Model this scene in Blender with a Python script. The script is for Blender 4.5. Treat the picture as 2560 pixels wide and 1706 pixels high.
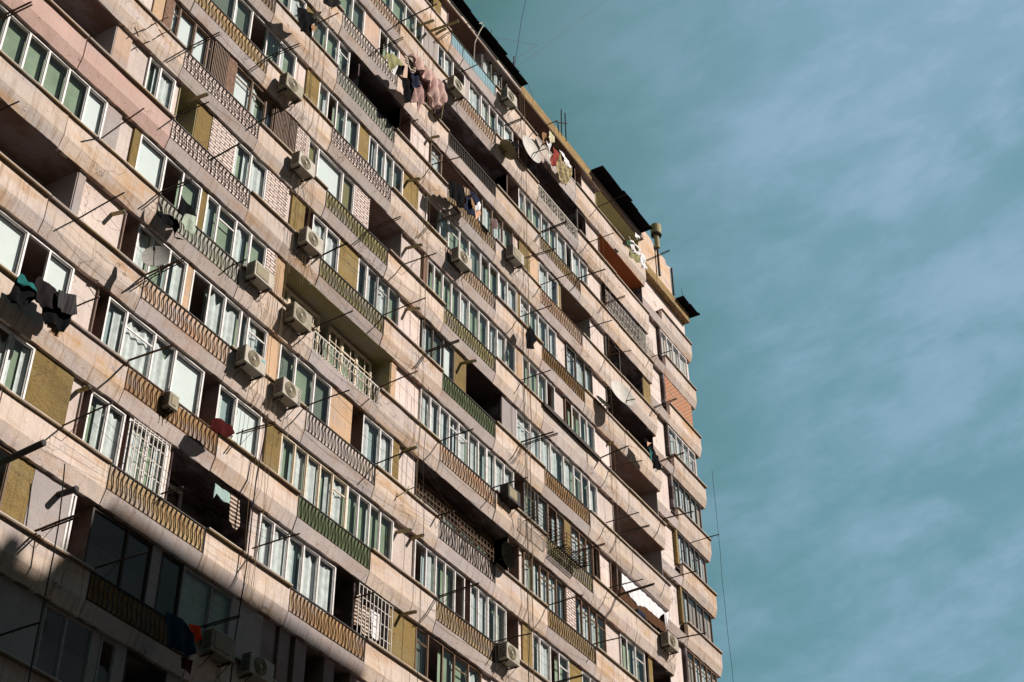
import bpy, bmesh, math, random
from mathutils import Vector, Matrix, noise
C=bpy.context.scene
for o in list(bpy.data.objects): bpy.data.objects.remove(o)
# ---------------- camera, light, sky, exposure ----------------
CAM=(-20.928476,-23.156959,-28.499895)
RX=(0.51717157,-0.85586009,-0.00608815); RY=(0.52733021,0.3242371,-0.7853618); RZ=(0.67413383,0.40295633,0.61900709)
cam=bpy.data.objects.new('camera',bpy.data.cameras.new('camera')); C.collection.objects.link(cam)
cam.matrix_world=Matrix(((RX[0],-RY[0],-RZ[0],CAM[0]),(RX[1],-RY[1],-RZ[1],CAM[1]),(RX[2],-RY[2],-RZ[2],CAM[2]),(0,0,0,1)))
cam.data.sensor_width=36; cam.data.lens=3946.158/2560*36; cam.data.clip_end=2000; C.camera=cam
SUN=Vector((0.45,-1.0,0.75)).normalized()
sun=bpy.data.objects.new('sun',bpy.data.lights.new('sun','SUN')); C.collection.objects.link(sun)
sun.data.energy=5.0; sun.data.angle=math.radians(0.5); sun.data.color=(1.0,0.92,0.82)
sun.rotation_euler=SUN.to_track_quat('Z','Y').to_euler(); sun.location=(30,-60,50)
W=bpy.data.worlds.new('World'); C.world=W; W.use_nodes=True
nt=W.node_tree; N=nt.nodes; L=nt.links; N.clear()
sky=N.new('ShaderNodeTexSky'); sky.sky_type='NISHITA'; sky.sun_disc=False
sky.sun_elevation=math.asin(SUN.z); sky.sun_rotation=math.atan2(SUN.x,SUN.y); sky.air_density=1.0; sky.dust_density=1.0; sky.ozone_density=2.0
tc=N.new('ShaderNodeTexCoord')
def dot(v):
    n=N.new('ShaderNodeVectorMath'); n.operation='DOT_PRODUCT'; n.inputs[1].default_value=v; L.new(tc.outputs['Generated'],n.inputs[0]); return n.outputs['Value']
def rng(x,a,b,c,d):
    n=N.new('ShaderNodeMapRange'); n.interpolation_type='SMOOTHSTEP'; n.inputs[1].default_value=a; n.inputs[2].default_value=b; n.inputs[3].default_value=c; n.inputs[4].default_value=d; L.new(x,n.inputs[0]); return n.outputs[0]
def blend(f,a,b):
    n=N.new('ShaderNodeMix'); n.data_type='RGBA'
    for k,v in ((0,f),(6,a),(7,b)):
        if isinstance(v,float): n.inputs[k].default_value=v
        elif isinstance(v,tuple): n.inputs[k].default_value=(*v,1)
        else: L.new(v,n.inputs[k])
    return n.outputs[2]
UP=Vector((-RY[0],-RY[1],-RY[2])); RI=Vector(RX); an=math.radians(24)
E1=RI*math.cos(an)+UP*math.sin(an); E2=UP*math.cos(an)-RI*math.sin(an); E3=Vector(RZ)
east=rng(dot(tuple(RI)),-.08,.22,0,1)
tealc=blend(east,(.50,1.58,1.15),(1.35,3.0,3.4))
hz=blend(0.80,sky.outputs[0],tealc)
def cloudnoise(s1,s2,s3,sc,det,ro,di,off):
    cb=N.new('ShaderNodeCombineXYZ')
    for k,(e,s) in enumerate(((E1,s1),(E2,s2),(E3,s3))):
        m=N.new('ShaderNodeMath'); m.operation='MULTIPLY_ADD'; m.inputs[1].default_value=s; m.inputs[2].default_value=off; L.new(dot(tuple(e)),m.inputs[0]); L.new(m.outputs[0],cb.inputs[k])
    n=N.new('ShaderNodeTexNoise'); n.inputs['Scale'].default_value=sc; n.inputs['Detail'].default_value=det; n.inputs['Roughness'].default_value=ro; n.inputs['Distortion'].default_value=di
    L.new(cb.outputs[0],n.inputs['Vector']); return n.outputs[0]
def mul(a,b,op='MULTIPLY'):
    m=N.new('ShaderNodeMath'); m.operation=op
    for k,v in enumerate((a,b)):
        if isinstance(v,float): m.inputs[k].default_value=v
        else: L.new(v,m.inputs[k])
    return m.outputs[0]
big=rng(cloudnoise(1.0,2.6,2.0,2.0,4,.5,.3,3.1),.36,.62,0,1)
wisp=rng(cloudnoise(2.0,4.2,3.0,4.6,9,.62,.15,7.7),.36,.70,0,1)
e2=rng(dot(tuple(RI)),-.04,.30,.14,1)
cl=mul(mul(mul(big,.50),mul(wisp,.65),'ADD'),e2)
cl=mul(cl,.85)
col=blend(cl,hz,(3.1,4.4,6.0))
street=rng(dot((0,-1,0)),.0,.6,1.0,.25)  # added dimming of the unseen street-side sky, deepens shade on the facade
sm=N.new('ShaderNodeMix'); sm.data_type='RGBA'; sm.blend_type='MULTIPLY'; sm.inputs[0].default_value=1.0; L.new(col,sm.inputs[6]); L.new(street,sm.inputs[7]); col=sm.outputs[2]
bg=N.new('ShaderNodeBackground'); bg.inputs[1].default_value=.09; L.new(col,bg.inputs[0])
wo=N.new('ShaderNodeOutputWorld'); L.new(bg.outputs[0],wo.inputs[0])
C.view_settings.view_transform='Standard'; C.view_settings.look='None'; C.view_settings.exposure=0.35; C.view_settings.gamma=1.0
C.render.engine='CYCLES'; C.cycles.max_bounces=6; C.cycles.transparent_max_bounces=12

DATA = {}
DATA['rows'] = {
  7: [12.35,
    ('Po', 12.89), ('Pw', 13.41), ('Ob', 15.98), ('kc', 16.66), ('kc', 17.48), ('kc', 17.92), ('Pd', 18.59), ('Pw', 18.82), ('Od', 23.74), ('Pd', 24.3),
    ('Pw', 25.67), ('Og', 29.9),
  ],
  6: [8.37,
    ('wg', 9.69), ('wg', 10.57), ('wg', 11.24), ('wg', 11.74), ('Pg', 12.76), ('wg', 13.22), ('wc', 13.85), ('wd', 14.71), ('Pg', 14.99), ('wc', 15.92),
    ('wc', 16.54), ('wg', 17.13), ('wc', 17.68), ('ws', 18.38), ('Pd', 18.81), ('Od', 20.31), ('Od', 23.74), ('kd', 24.52), ('Pw', 25.73), ('Oo', 29.9),
  ],
  5: [5.49,
    ('wg', 7.44), ('wg', 8.16), ('Pp', 9.06), ('wd', 9.57), ('wc', 10.32), ('Pp', 10.88), ('Od', 12.74), ('Od', 17.91), ('Pd', 18.76), ('wc', 19.27),
    ('wg', 19.83), ('wg', 20.58), ('wc', 21.21), ('wg', 21.88), ('wc', 22.59), ('wd', 23.12), ('wc', 23.78), ('wc', 24.49), ('Pw', 25.69), ('Gw', 29.9),
  ],
  4: [3.38,
    ('wc', 4.27), ('wc', 5.03), ('Po', 5.46), ('wg', 6.22), ('wg', 6.88), ('wc', 7.51), ('Od', 8.08), ('Od', 10.6), ('Pd', 11.23), ('Pw', 12.53),
    ('bc', 13.25), ('bd', 16.05), ('bc', 16.77), ('bc', 17.53), ('bc', 18.3), ('Pw', 18.76), ('Po', 19.59), ('Pt', 20.27), ('wc', 20.99), ('wc', 21.83),
    ('Po', 22.05), ('Ob', 24.54), ('Pw', 25.8), ('kd', 25.85), ('kd', 27.1), ('Od', 29.24), ('Po', 29.97), ('e', 29.9),
  ],
  3: [-1.12,
    ('wg', 1.86), ('wg', 2.63), ('wd', 3.4), ('wg', 4.08), ('wc', 4.86), ('Pw', 5.44), ('Po', 6.08), ('wg', 6.59), ('wd', 7.06), ('wg', 7.58),
    ('wc', 8.32), ('Po', 8.89), ('wc', 9.36), ('wg', 9.84), ('wc', 10.33), ('wg', 10.94), ('Po', 11.89), ('Pw', 12.4), ('wd', 13.27), ('wg', 13.83),
    ('wg', 14.55), ('wg', 15.21), ('wg', 15.98), ('wg', 16.59), ('wg', 17.24), ('wc', 17.87), ('wc', 18.58), ('Po', 18.78), ('wc', 19.48), ('wg', 20.14),
    ('wc', 20.89), ('wc', 21.56), ('Pw', 22.33), ('kc', 23.09), ('kc', 23.8), ('kc', 24.47), ('Pw', 25.73), ('Od', 29.9),
  ],
  2: [-2.16,
    ('Pw', -1.25), ('Pt', -0.85), ('Pn', -0.54), ('bs', -0.24), ('bs', 0.43), ('bs', 1.02), ('bs', 1.23), ('Ln', 1.89), ('Pn', 2.26), ('bs', 3.05),
    ('bc', 3.73), ('bc', 4.15), ('Ln', 5.23), ('B', 5.85), ('wo', 6.38), ('ws', 7.68), ('wo', 8.33), ('B', 9.14), ('Ob', 11.06), ('Pw', 12.31),
    ('Pn', 12.57), ('wg', 13.01), ('wg', 13.55), ('wg', 14.11), ('wg', 14.67), ('wc', 15.24), ('wg', 15.89), ('wg', 16.53), ('wc', 17.13), ('wc', 17.73),
    ('wg', 18.42), ('Pt', 18.92), ('wg', 19.4), ('wg', 20.04), ('wg', 20.68), ('wd', 21.3), ('Pw', 22.09), ('bd', 22.59), ('wg', 23.24), ('wg', 23.8),
    ('wc', 24.46), ('Pw', 25.77), ('Ob', 29.9),
  ],
  1: [-6.33,
    ('Ob', -2.29), ('Pp', -1.71), ('Pw', -1.01), ('wc', -0.54), ('wc', 0.06), ('Pw', 0.27), ('Og', 1.03), ('Po', 1.64), ('B', 2.7), ('wc', 3.43),
    ('wc', 4.17), ('B', 5.18), ('Pw', 5.38), ('Po', 6.01), ('Pd', 6.41), ('wc', 7.11), ('wc', 7.79), ('Po', 8.78), ('wc', 9.28), ('gc', 9.85),
    ('gc', 10.46), ('gg', 11.08), ('Pw', 12.39), ('kc', 13.05), ('kg', 13.69), ('ks', 14.37), ('Po', 15.12), ('Od', 17.46), ('Pg', 18.42), ('wc', 19.42),
    ('wc', 20.11), ('wc', 20.86), ('wc', 21.83), ('wc', 22.6), ('wg', 23.19), ('wg', 23.78), ('wc', 24.42), ('Pw', 25.75), ('Ob', 29.9),
  ],
  0: [-6.56,
    ('wg', -5.53), ('wg', -4.82), ('wg', -4.15), ('wg', -3.45), ('wg', -2.75), ('ws', -2.07), ('Pg', -1.53), ('Pw', -1.04), ('Po', -0.79), ('ws', 0.21),
    ('wd', 0.92), ('wg', 1.68), ('Po', 1.91), ('wc', 2.43), ('wg', 3.18), ('wc', 3.84), ('wg', 4.55), ('B', 4.97), ('Pt', 5.38), ('Of', 10.81),
    ('Pt', 11.08), ('Pw', 12.47), ('wc', 13.04), ('wc', 13.58), ('wc', 14.16), ('wc', 14.72), ('wc', 15.32), ('wc', 15.93), ('wg', 16.46), ('wc', 16.98),
    ('wc', 17.58), ('wc', 18.23), ('Pd', 18.89), ('kc', 19.64), ('kg', 19.86), ('kc', 20.55), ('bd', 21.17), ('bc', 21.76), ('Po', 22.16), ('bc', 22.84),
    ('bc', 23.32), ('bc', 23.85), ('bd', 24.38), ('Pw', 25.28), ('Pd', 25.76), ('Ow', 29.9),
  ],
  -1: [-5.36,
    ('Ob', -2.47), ('Pg', -2.23), ('Pw', -0.74), ('Pd', -0.28), ('wc', 0.28), ('wg', 0.93), ('wc', 1.6), ('Pt', 1.83), ('wd', 2.53), ('wc', 3.17),
    ('wc', 3.85), ('wg', 4.17), ('wc', 4.98), ('Pt', 5.56), ('wg', 6.29), ('wg', 7.17), ('wg', 7.96), ('Pt', 9.0), ('Pd', 9.55), ('wc', 10.44),
    ('wc', 11.1), ('Po', 11.45), ('Pw', 12.42), ('On', 17.85), ('Pd', 18.51), ('Pw', 18.83), ('bc', 19.37), ('bc', 19.91), ('bc', 20.46), ('bc', 21.02),
    ('bc', 21.7), ('B', 22.32), ('bg', 22.82), ('bc', 23.37), ('bc', 23.93), ('bg', 24.59), ('Pw', 25.72), ('wd', 26.22), ('wg', 26.9), ('wg', 27.67),
    ('Od', 27.95), ('Po', 28.28), ('Od', 29.9),
  ],
  -2: [-5.32,
    ('ws', -3.49), ('wd', -2.77), ('ws', -1.98), ('Pw', -1.11), ('Pd', -0.79), ('wc', -0.12), ('wc', 0.91), ('wc', 1.68), ('ws', 2.77), ('Pd', 3.37),
    ('wc', 4.09), ('ws', 5.13), ('Pw', 5.37), ('Po', 5.99), ('cc', 6.61), ('cc', 7.16), ('cc', 7.75), ('cc', 8.34), ('cc', 9.04), ('wg', 9.59),
    ('wg', 10.14), ('wg', 10.66), ('wg', 11.33), ('Pw', 12.45), ('wd', 13.07), ('wc', 13.6), ('wg', 14.11), ('wg', 14.66), ('wd', 15.22), ('Pd', 15.53),
    ('wc', 16.01), ('wc', 16.57), ('wc', 17.09), ('wg', 17.69), ('Pd', 18.43), ('Pw', 18.7), ('Po', 19.32), ('wc', 19.81), ('wc', 20.49), ('wd', 21.08),
    ('wg', 21.76), ('Po', 22.65), ('wg', 23.26), ('wd', 23.98), ('Pw', 25.24), ('Pd', 29.9),
  ],
  -3: [-4.54,
    ('wc', -3.26), ('wc', -2.57), ('Po', -1.34), ('Pw', -0.98), ('Pd', -0.76), ('wc', -0.16), ('wc', 0.4), ('Pd', 0.53), ('Gc', 1.91), ('Pw', 2.1),
    ('Od', 5.14), ('Pw', 5.49), ('wc', 6.07), ('wc', 6.7), ('wc', 7.35), ('wc', 8.02), ('wc', 8.77), ('Od', 9.67), ('Gs', 11.37), ('Po', 12.66),
    ('bg', 13.3), ('bd', 14.07), ('bg', 14.71), ('bg', 15.48), ('bc', 16.22), ('Pw', 16.77), ('wc', 18.07), ('wg', 19.42), ('Pw', 29.9),
  ],
  -4: [-3.74,
    ('bg', -2.53), ('Po', -1.87), ('Pg', -0.74), ('wc', -0.59), ('Pd', -0.07), ('kr', 1.09), ('kr', 1.92), ('Pg', 2.25), ('kr', 3.01), ('gs', 4.06),
    ('gs', 4.82), ('Pg', 6.01), ('Pr', 6.52), ('Pd', 6.68), ('Pr', 7.12), ('Pd', 7.34), ('Pr', 7.79), ('Pd', 8.56), ('Pr', 8.99), ('Pd', 9.69),
    ('Pr', 29.9),
  ],
  -5: [-2.34,
    ('Pg', -0.86), ('gr', -0.22), ('gr', 0.59), ('Pg', 0.83), ('gr', 1.31), ('Pg', 1.62), ('kd', 2.94), ('Pg', 29.9),
  ],
}
DATA['rods'] = [
  (-5.91, 0.97, 1.04, -0.07),
  (-5.22, -1.61, 0.61, -0.01),
  (0.09, 2.93, 1.16, -0.04),
  (-0.02, 5.56, 1.25, -0.01),
  (-2.2, 0.12, 1.33, 0.36),
  (1.87, 2.96, 0.76, 0.1),
  (3.27, 8.38, 1.25, -0.09),
  (3.33, 5.64, 1.14, 0.03),
  (5.34, 11.98, 0.93, 0.03),
  (8.73, 14.06, 1.1, 0.01),
  (10.09, 16.94, 1.53, 0.03),
  (10.05, 11.28, 0.94, -0.08),
  (12.97, 19.1, 1.01, -0.01),
  (13.0, 16.46, 1.45, 0.05),
  (12.29, 11.36, 1.33, -0.25),
  (17.37, 17.88, 0.88, -0.03),
  (19.83, 19.76, 1.12, -0.01),
  (18.96, 17.46, 1.01, -0.06),
  (-0.01, 0.02, 1.12, -0.07),
  (-2.33, -2.7, 1.38, 0.16),
  (-0.0, -2.81, 1.14, -0.01),
  (0.1, -2.81, 1.2, 0.12),
  (-1.87, -5.13, 0.7, -0.01),
  (2.9, -0.4, 0.6, 0.02),
  (8.87, 5.59, 1.27, -0.02),
  (6.72, 2.88, 0.97, 0.08),
  (10.83, 5.55, 1.34, -0.09),
  (12.26, 8.44, 1.3, 0.01),
  (10.06, 2.92, 1.53, 0.03),
  (6.6, -0.01, 1.43, 0.06),
  (20.1, 14.16, 1.24, 0.03),
  (25.32, 19.68, 1.47, 0.11),
  (24.19, 16.69, 1.28, -0.0),
  (18.84, 11.85, 1.37, -0.13),
  (20.09, 11.39, 1.38, 0.0),
  (23.24, 14.02, 1.26, -0.06),
  (25.29, 14.05, 1.1, 0.03),
  (18.29, 8.49, 1.46, -0.02),
  (24.02, 11.93, 1.04, -0.04),
  (30.04, 20.05, 1.27, 0.1),
  (-0.03, -5.52, 1.46, -0.1),
  (-1.51, -8.28, 1.38, 0.09),
  (1.8, -8.25, 0.57, -0.01),
  (6.62, -2.76, 1.5, -0.01),
  (9.93, -0.03, 1.41, 0.08),
  (12.33, 2.94, 1.31, -0.04),
  (13.26, -0.05, 1.29, 0.03),
  (9.96, -2.8, 1.38, 0.08),
  (4.12, -5.14, 1.15, -0.08),
  (18.51, 5.73, 1.21, -0.01),
  (18.34, 2.89, 1.33, -0.02),
  (18.49, 2.88, 1.42, -0.0),
  (25.38, 11.35, 1.17, -0.16),
  (29.7, 14.1, 1.08, -0.01),
  (29.65, 11.35, 1.14, 0.09),
  (24.39, 5.71, 1.25, 0.14),
  (25.19, 5.76, 1.41, -0.19),
  (29.9, 8.71, 1.14, 0.07),
  (16.56, 0.04, 1.31, -0.04),
  (25.14, 8.69, 1.31, -0.17),
  (-1.63, -11.05, 1.14, 0.03),
  (-2.03, -13.69, 1.08, -0.0),
  (0.2, -11.04, 1.45, -0.05),
  (3.63, -10.94, 1.13, -0.01),
  (5.2, -8.01, 1.38, -0.02),
  (13.2, -2.86, 0.66, -0.02),
  (13.29, -5.62, 1.53, 0.06),
  (9.51, -7.4, 0.6, 0.01),
  (24.62, 2.9, 1.4, 0.03),
  (25.55, 2.94, 1.36, -0.07),
  (29.63, 5.7, 1.44, -0.08),
  (34.2, 7.17, 0.58, 0.01),
  (22.02, 0.32, 1.24, -0.01),
  (19.95, -2.79, 1.39, 0.03),
  (24.53, 0.07, 1.44, -0.04),
  (25.13, 0.05, 1.59, 0.05),
  (23.19, -2.78, 1.12, -0.03),
  (16.76, -5.51, 1.24, -0.06),
  (20.5, -5.33, 0.99, 0.01),
  (29.66, 2.91, 1.36, 0.01),
  (30.27, 0.57, 1.23, -0.08),
]
DATA['pipes'] = [
  (11.39, 6.86, 0.63, -0.14),
  (11.2, 9.82, 0.56, -0.15),
  (11.55, 4.32, 0.53, -0.2),
  (14.79, 4.18, 0.66, -0.13),
  (11.73, -1.19, 0.49, -0.03),
  (11.87, -6.75, 0.59, -0.06),
  (11.58, -4.15, 0.51, -0.09),
  (12.32, -4.0, 0.45, -0.01),
  (-1.11, -9.8, 0.6, -0.03),
  (-1.13, -7.0, 0.41, -0.03),
  (-1.17, -1.51, 0.44, -0.14),
  (12.42, 13.01, 0.48, -0.17),
  (11.55, 18.35, 0.66, -0.12),
  (12.59, 18.87, 0.53, -0.0),
  (0.68, 4.27, 0.71, -0.13),
  (25.66, 7.28, 0.25, -0.04),
  (11.99, 18.32, 1.21, -0.2),
  (-2.96, -10.11, 1.21, 0.08),
]
DATA['garm'] = [
  ('blanket', 'large black blanket added behind the dark washing to widen its shadow, lower left edge', 'blanket', 'blk', -0.53,  # added cloth, hidden behind the washing, widens the shadow it casts
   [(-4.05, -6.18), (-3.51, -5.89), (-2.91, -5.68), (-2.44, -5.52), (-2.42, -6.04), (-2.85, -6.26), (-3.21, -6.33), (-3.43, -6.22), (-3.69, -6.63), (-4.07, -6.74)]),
  ('blanket', 'black blanket added on the inner line below the lower left washing for its shadow', 'blanket', 'blk', -0.32999999999999996,  # second added cloth, fills out the washing's cast shadow
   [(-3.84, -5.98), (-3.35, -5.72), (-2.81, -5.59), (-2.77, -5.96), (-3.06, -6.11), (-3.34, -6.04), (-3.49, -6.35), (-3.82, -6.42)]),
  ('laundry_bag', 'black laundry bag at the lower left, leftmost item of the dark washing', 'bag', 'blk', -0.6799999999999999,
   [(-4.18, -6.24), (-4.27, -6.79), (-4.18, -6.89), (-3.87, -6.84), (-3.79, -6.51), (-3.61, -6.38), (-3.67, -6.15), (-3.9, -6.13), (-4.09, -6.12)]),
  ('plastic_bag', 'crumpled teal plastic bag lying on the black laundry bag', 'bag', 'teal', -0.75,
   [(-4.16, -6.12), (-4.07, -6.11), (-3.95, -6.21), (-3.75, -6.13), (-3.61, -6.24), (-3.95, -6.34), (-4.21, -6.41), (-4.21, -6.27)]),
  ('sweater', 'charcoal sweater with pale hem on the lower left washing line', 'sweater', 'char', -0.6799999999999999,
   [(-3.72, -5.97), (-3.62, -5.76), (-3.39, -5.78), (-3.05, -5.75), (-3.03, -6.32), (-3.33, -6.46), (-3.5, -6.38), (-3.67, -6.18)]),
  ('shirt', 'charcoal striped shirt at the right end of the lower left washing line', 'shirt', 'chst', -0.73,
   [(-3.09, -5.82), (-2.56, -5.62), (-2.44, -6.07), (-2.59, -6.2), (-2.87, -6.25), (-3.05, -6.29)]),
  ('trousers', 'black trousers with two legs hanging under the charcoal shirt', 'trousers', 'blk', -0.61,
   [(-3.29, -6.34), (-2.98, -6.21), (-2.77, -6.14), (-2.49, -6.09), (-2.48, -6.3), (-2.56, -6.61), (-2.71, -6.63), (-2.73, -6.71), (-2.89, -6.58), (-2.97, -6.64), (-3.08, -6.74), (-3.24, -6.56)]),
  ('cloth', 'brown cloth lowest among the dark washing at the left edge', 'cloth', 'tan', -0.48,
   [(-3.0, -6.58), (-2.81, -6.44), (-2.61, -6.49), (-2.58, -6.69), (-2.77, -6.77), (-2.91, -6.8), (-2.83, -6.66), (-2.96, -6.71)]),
  ('pillowcase', 'olive green pillowcase left of the big pink blanket', 'pillowcase', 'oliv', -0.9,
   [(8.13, 12.8), (8.59, 13.08), (8.98, 13.08), (9.1, 13.03), (8.75, 12.72), (8.4, 12.15), (8.34, 11.93), (8.22, 12.05), (8.16, 12.41), (7.98, 12.31), (7.92, 12.06), (7.95, 12.39)]),
  ('cloth', 'small white cloth corner sticking out below the olive pillowcase', 'cloth', 'whit', -0.95,
   [(8.68, 12.65), (8.31, 12.0), (8.5, 12.06), (8.61, 12.07), (8.62, 12.36)]),
  ('towel', 'large black towel with orange edge hanging beside the pink blanket', 'towel', 'blk', -0.85,
   [(8.69, 12.69), (9.22, 13.21), (9.22, 12.66), (9.82, 12.68), (9.86, 11.95), (9.41, 11.49), (9.12, 12.14), (9.2, 12.59), (8.71, 12.31)]),
  ('shirt', 'black and white striped shirt above the black towel', 'shirt', 'strp', -1.0,
   [(8.98, 13.38), (9.2, 13.59), (9.68, 13.33), (9.6, 13.07), (9.36, 12.93), (9.06, 13.12)]),
  ('shirt', 'dark navy shirt hanging between black towel and pink sheet', 'shirt', 'navy', -0.95,
   [(9.31, 12.96), (9.72, 13.3), (10.03, 13.5), (10.01, 12.77), (9.71, 12.47), (9.55, 12.86)]),
  ('sheet', 'pinkish beige bed sheet hanging lowest beside the padded blanket', 'sheet', 'pink', -0.9,
   [(9.93, 13.53), (10.39, 13.65), (10.61, 13.38), (10.79, 13.38), (10.75, 13.01), (10.55, 12.87), (10.52, 12.35), (10.24, 12.16), (10.2, 11.72), (9.93, 11.54), (9.96, 11.98), (9.66, 11.73), (9.76, 12.52), (10.08, 12.87)]),
  ('blanket', 'big puffy pale pink blanket curling down from the clothesline near the top', 'blanket', 'pnk2', -1.05,
   [(9.19, 13.54), (9.4, 13.82), (9.97, 13.96), (10.16, 13.85), (10.71, 14.08), (11.1, 14.01), (11.3, 13.69), (11.32, 13.16), (11.21, 12.73), (10.84, 12.42), (10.64, 12.38), (10.51, 12.61), (10.58, 13.03), (10.16, 13.23), (9.89, 13.31), (9.43, 13.3)]),
  ('towel', 'black towel with jagged top edge over the wavy railing', 'towel', 'blk', -0.6,
   [(12.56, 10.58), (12.86, 10.66), (12.92, 10.77), (13.08, 10.73), (13.16, 10.89), (13.56, 10.86), (13.61, 10.62), (13.51, 9.91), (13.19, 9.78), (12.89, 9.79), (12.68, 9.9), (12.46, 9.96)]),
  ('jeans', 'dark jeans hanging right of the jagged black towel', 'jeans', 'navy', -0.6,
   [(13.63, 10.62), (13.93, 10.82), (14.0, 10.43), (14.19, 10.44), (14.22, 10.07), (13.95, 10.0), (13.79, 9.84), (13.52, 9.96)]),
  ('shirt', 'tan shirt with dark stripes before the brown windows', 'shirt', 'tanst', -0.62,
   [(13.41, 10.96), (13.86, 11.09), (13.88, 10.85), (13.62, 10.63), (13.53, 10.82)]),
  ('skirt', 'navy skirt with teal edge hanging in front of brown windows', 'skirt', 'navy', -0.64,
   [(13.87, 11.11), (14.15, 11.17), (14.34, 11.22), (14.62, 11.11), (14.23, 10.65), (13.91, 10.79), (14.13, 11.1), (13.87, 10.93)]),
  ('cloth', 'tan cloth between the dark jeans and the navy skirt', 'cloth', 'tan', -0.66,
   [(13.86, 10.72), (14.11, 10.69), (14.18, 10.39), (13.99, 10.3), (13.87, 10.35)]),
  ('shirt', 'white tee shirt under the navy skirt', 'shirt', 'whit', -0.66,
   [(14.19, 10.61), (14.42, 10.96), (14.61, 10.99), (14.57, 10.68), (14.4, 10.52), (14.3, 10.39)]),
  ('trousers', 'peach trousers below the white tee shirt', 'trousers', 'peac', -0.6,
   [(14.19, 10.43), (14.62, 10.74), (14.64, 10.55), (14.42, 10.1), (14.22, 10.07)]),
  ('shirt', 'white shirt hanging over the olive cloth near the roof corner', 'shirt', 'whit', -0.66,
   [(27.04, 18.48), (27.35, 18.76), (27.6, 18.57), (28.07, 18.7), (27.79, 18.39), (27.59, 18.43), (27.09, 18.01), (27.37, 18.33)]),
  ('cloth', 'olive cloth hanging from the line near the roof corner', 'cloth', 'oliv', -0.6,
   [(27.05, 18.43), (27.27, 18.6), (27.67, 18.43), (28.07, 18.65), (28.02, 18.18), (27.75, 17.96), (27.52, 18.06), (27.29, 17.87), (26.99, 17.9)]),
  ('shirt', 'white shirt rightmost on the roof corner washing line', 'shirt', 'whit', -0.65,
   [(28.18, 18.88), (28.5, 18.9), (28.57, 18.61), (28.08, 18.03), (27.95, 18.15), (27.98, 18.39)]),
  ('cloth', 'white triangular cloth lowest on the roof corner washing line', 'cloth', 'whit', -0.65,
   [(28.11, 18.06), (28.48, 18.5), (28.69, 18.21), (28.26, 18.08)]),
  ('cloth', 'small white rag in front of the olive soffit near black roof edge', 'rag', 'whit', -0.5,
   [(27.97, 20.01), (28.52, 20.12), (28.43, 19.96), (28.25, 19.93), (28.26, 19.79), (27.9, 19.69)]),
  ('cloth', 'dark green rag left of the white shirts at the roof corner', 'rag', 'grn', -0.5,
   [(27.0, 18.76), (27.35, 19.09), (27.62, 19.06), (27.34, 18.72), (27.08, 18.55)]),
  ('cloth', 'long narrow white strip of cloth stretched above the white shirts', 'cloth', 'whit', -0.7,
   [(26.76, 18.74), (28.09, 18.96), (28.07, 18.77), (27.55, 18.81), (27.16, 18.68)]),
  ('cloth', 'pale olive and white cloth, topmost washing under the stained roof edge', 'cloth', 'wol', -0.55,
   [(20.11, 19.76), (20.52, 19.59), (20.45, 19.27), (20.07, 18.94), (19.93, 19.12)]),
  ('shirt', 'white shirt with long sleeve in front of the white ornate railing', 'shirt', 'whit', -0.5,
   [(19.8, 18.82), (20.23, 19.14), (20.28, 19.02), (20.14, 18.35), (20.18, 17.88), (20.01, 18.16), (19.97, 18.62)]),
  ('cloth', 'brown cloth left of the pale olive cloth under the roof edge', 'cloth', 'tan', -0.45,
   [(19.73, 19.35), (20.15, 19.53), (20.26, 19.2), (19.88, 18.7), (19.58, 18.55)]),
  ('cloth', 'dark red cloth with pink edge under the stained roof edge', 'cloth', 'red', -0.5,
   [(20.5, 19.08), (20.95, 19.06), (20.66, 18.02), (20.23, 17.87), (20.24, 18.09), (20.42, 18.63)]),
  ('tablecloth', 'white folded tablecloth strip right of the dark red cloth', 'tablecloth', 'whit', -0.56,
   [(20.91, 19.24), (21.19, 19.28), (22.02, 19.13), (21.79, 18.91), (21.57, 18.83), (21.09, 19.07)]),
  ('rug', 'brown and olive spotted rug hanging under the white tablecloth strip', 'rug', 'rug', -0.5,
   [(20.99, 19.2), (21.2, 19.21), (21.67, 18.87), (22.03, 19.1), (21.97, 18.63), (21.48, 17.62), (20.84, 17.4), (20.65, 17.87), (20.88, 18.79)]),
  ('shirt', 'black shirt on the line over the left wavy railing with cloth below', 'shirt', 'blk', -0.5,
   [(0.24, -0.13), (0.74, -0.17), (0.96, -0.27), (0.72, -0.42), (0.76, -0.82), (0.48, -0.96), (0.35, -0.75), (0.22, -0.71)]),
  ('cloth', 'black cloth bundle on the rail left of the black shirt', 'cloth', 'blk', -0.3,
   [(-0.23, -0.58), (0.01, -0.85), (0.49, -0.67), (0.6, -0.84), (0.51, -1.23), (0.8, -1.19), (0.6, -1.27), (0.31, -1.11), (-0.15, -1.09)]),
  ('shirt', 'pale grey green shirt under the black shirt on the left', 'shirt', 'gry', -0.52,
   [(0.51, -0.56), (0.91, -0.36), (0.96, -0.87), (0.82, -1.08), (0.55, -0.99), (0.37, -0.98)]),
  ('towel', 'dark maroon towel over the end of a rusty wavy railing', 'towel', 'maro', -0.6,
   [(2.44, -5.91), (2.71, -5.77), (3.13, -5.75), (3.26, -5.89), (3.08, -6.11), (2.7, -6.24), (2.44, -6.16)]),
  ('shirt', 'pale teal shirt hanging inside the dark open loggia at lower left', 'shirt', 'ltel', 0.15,
   [(3.6, -6.92), (4.16, -6.91), (4.21, -7.21), (3.96, -7.25), (3.69, -7.17), (3.59, -7.35)]),
  ('shirt', 'brown and white striped shirt inside the dark loggia at lower left', 'shirt', 'strp', 0.15,
   [(4.2, -6.89), (4.55, -6.89), (4.66, -7.61), (4.52, -7.81), (4.27, -7.62)]),
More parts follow.
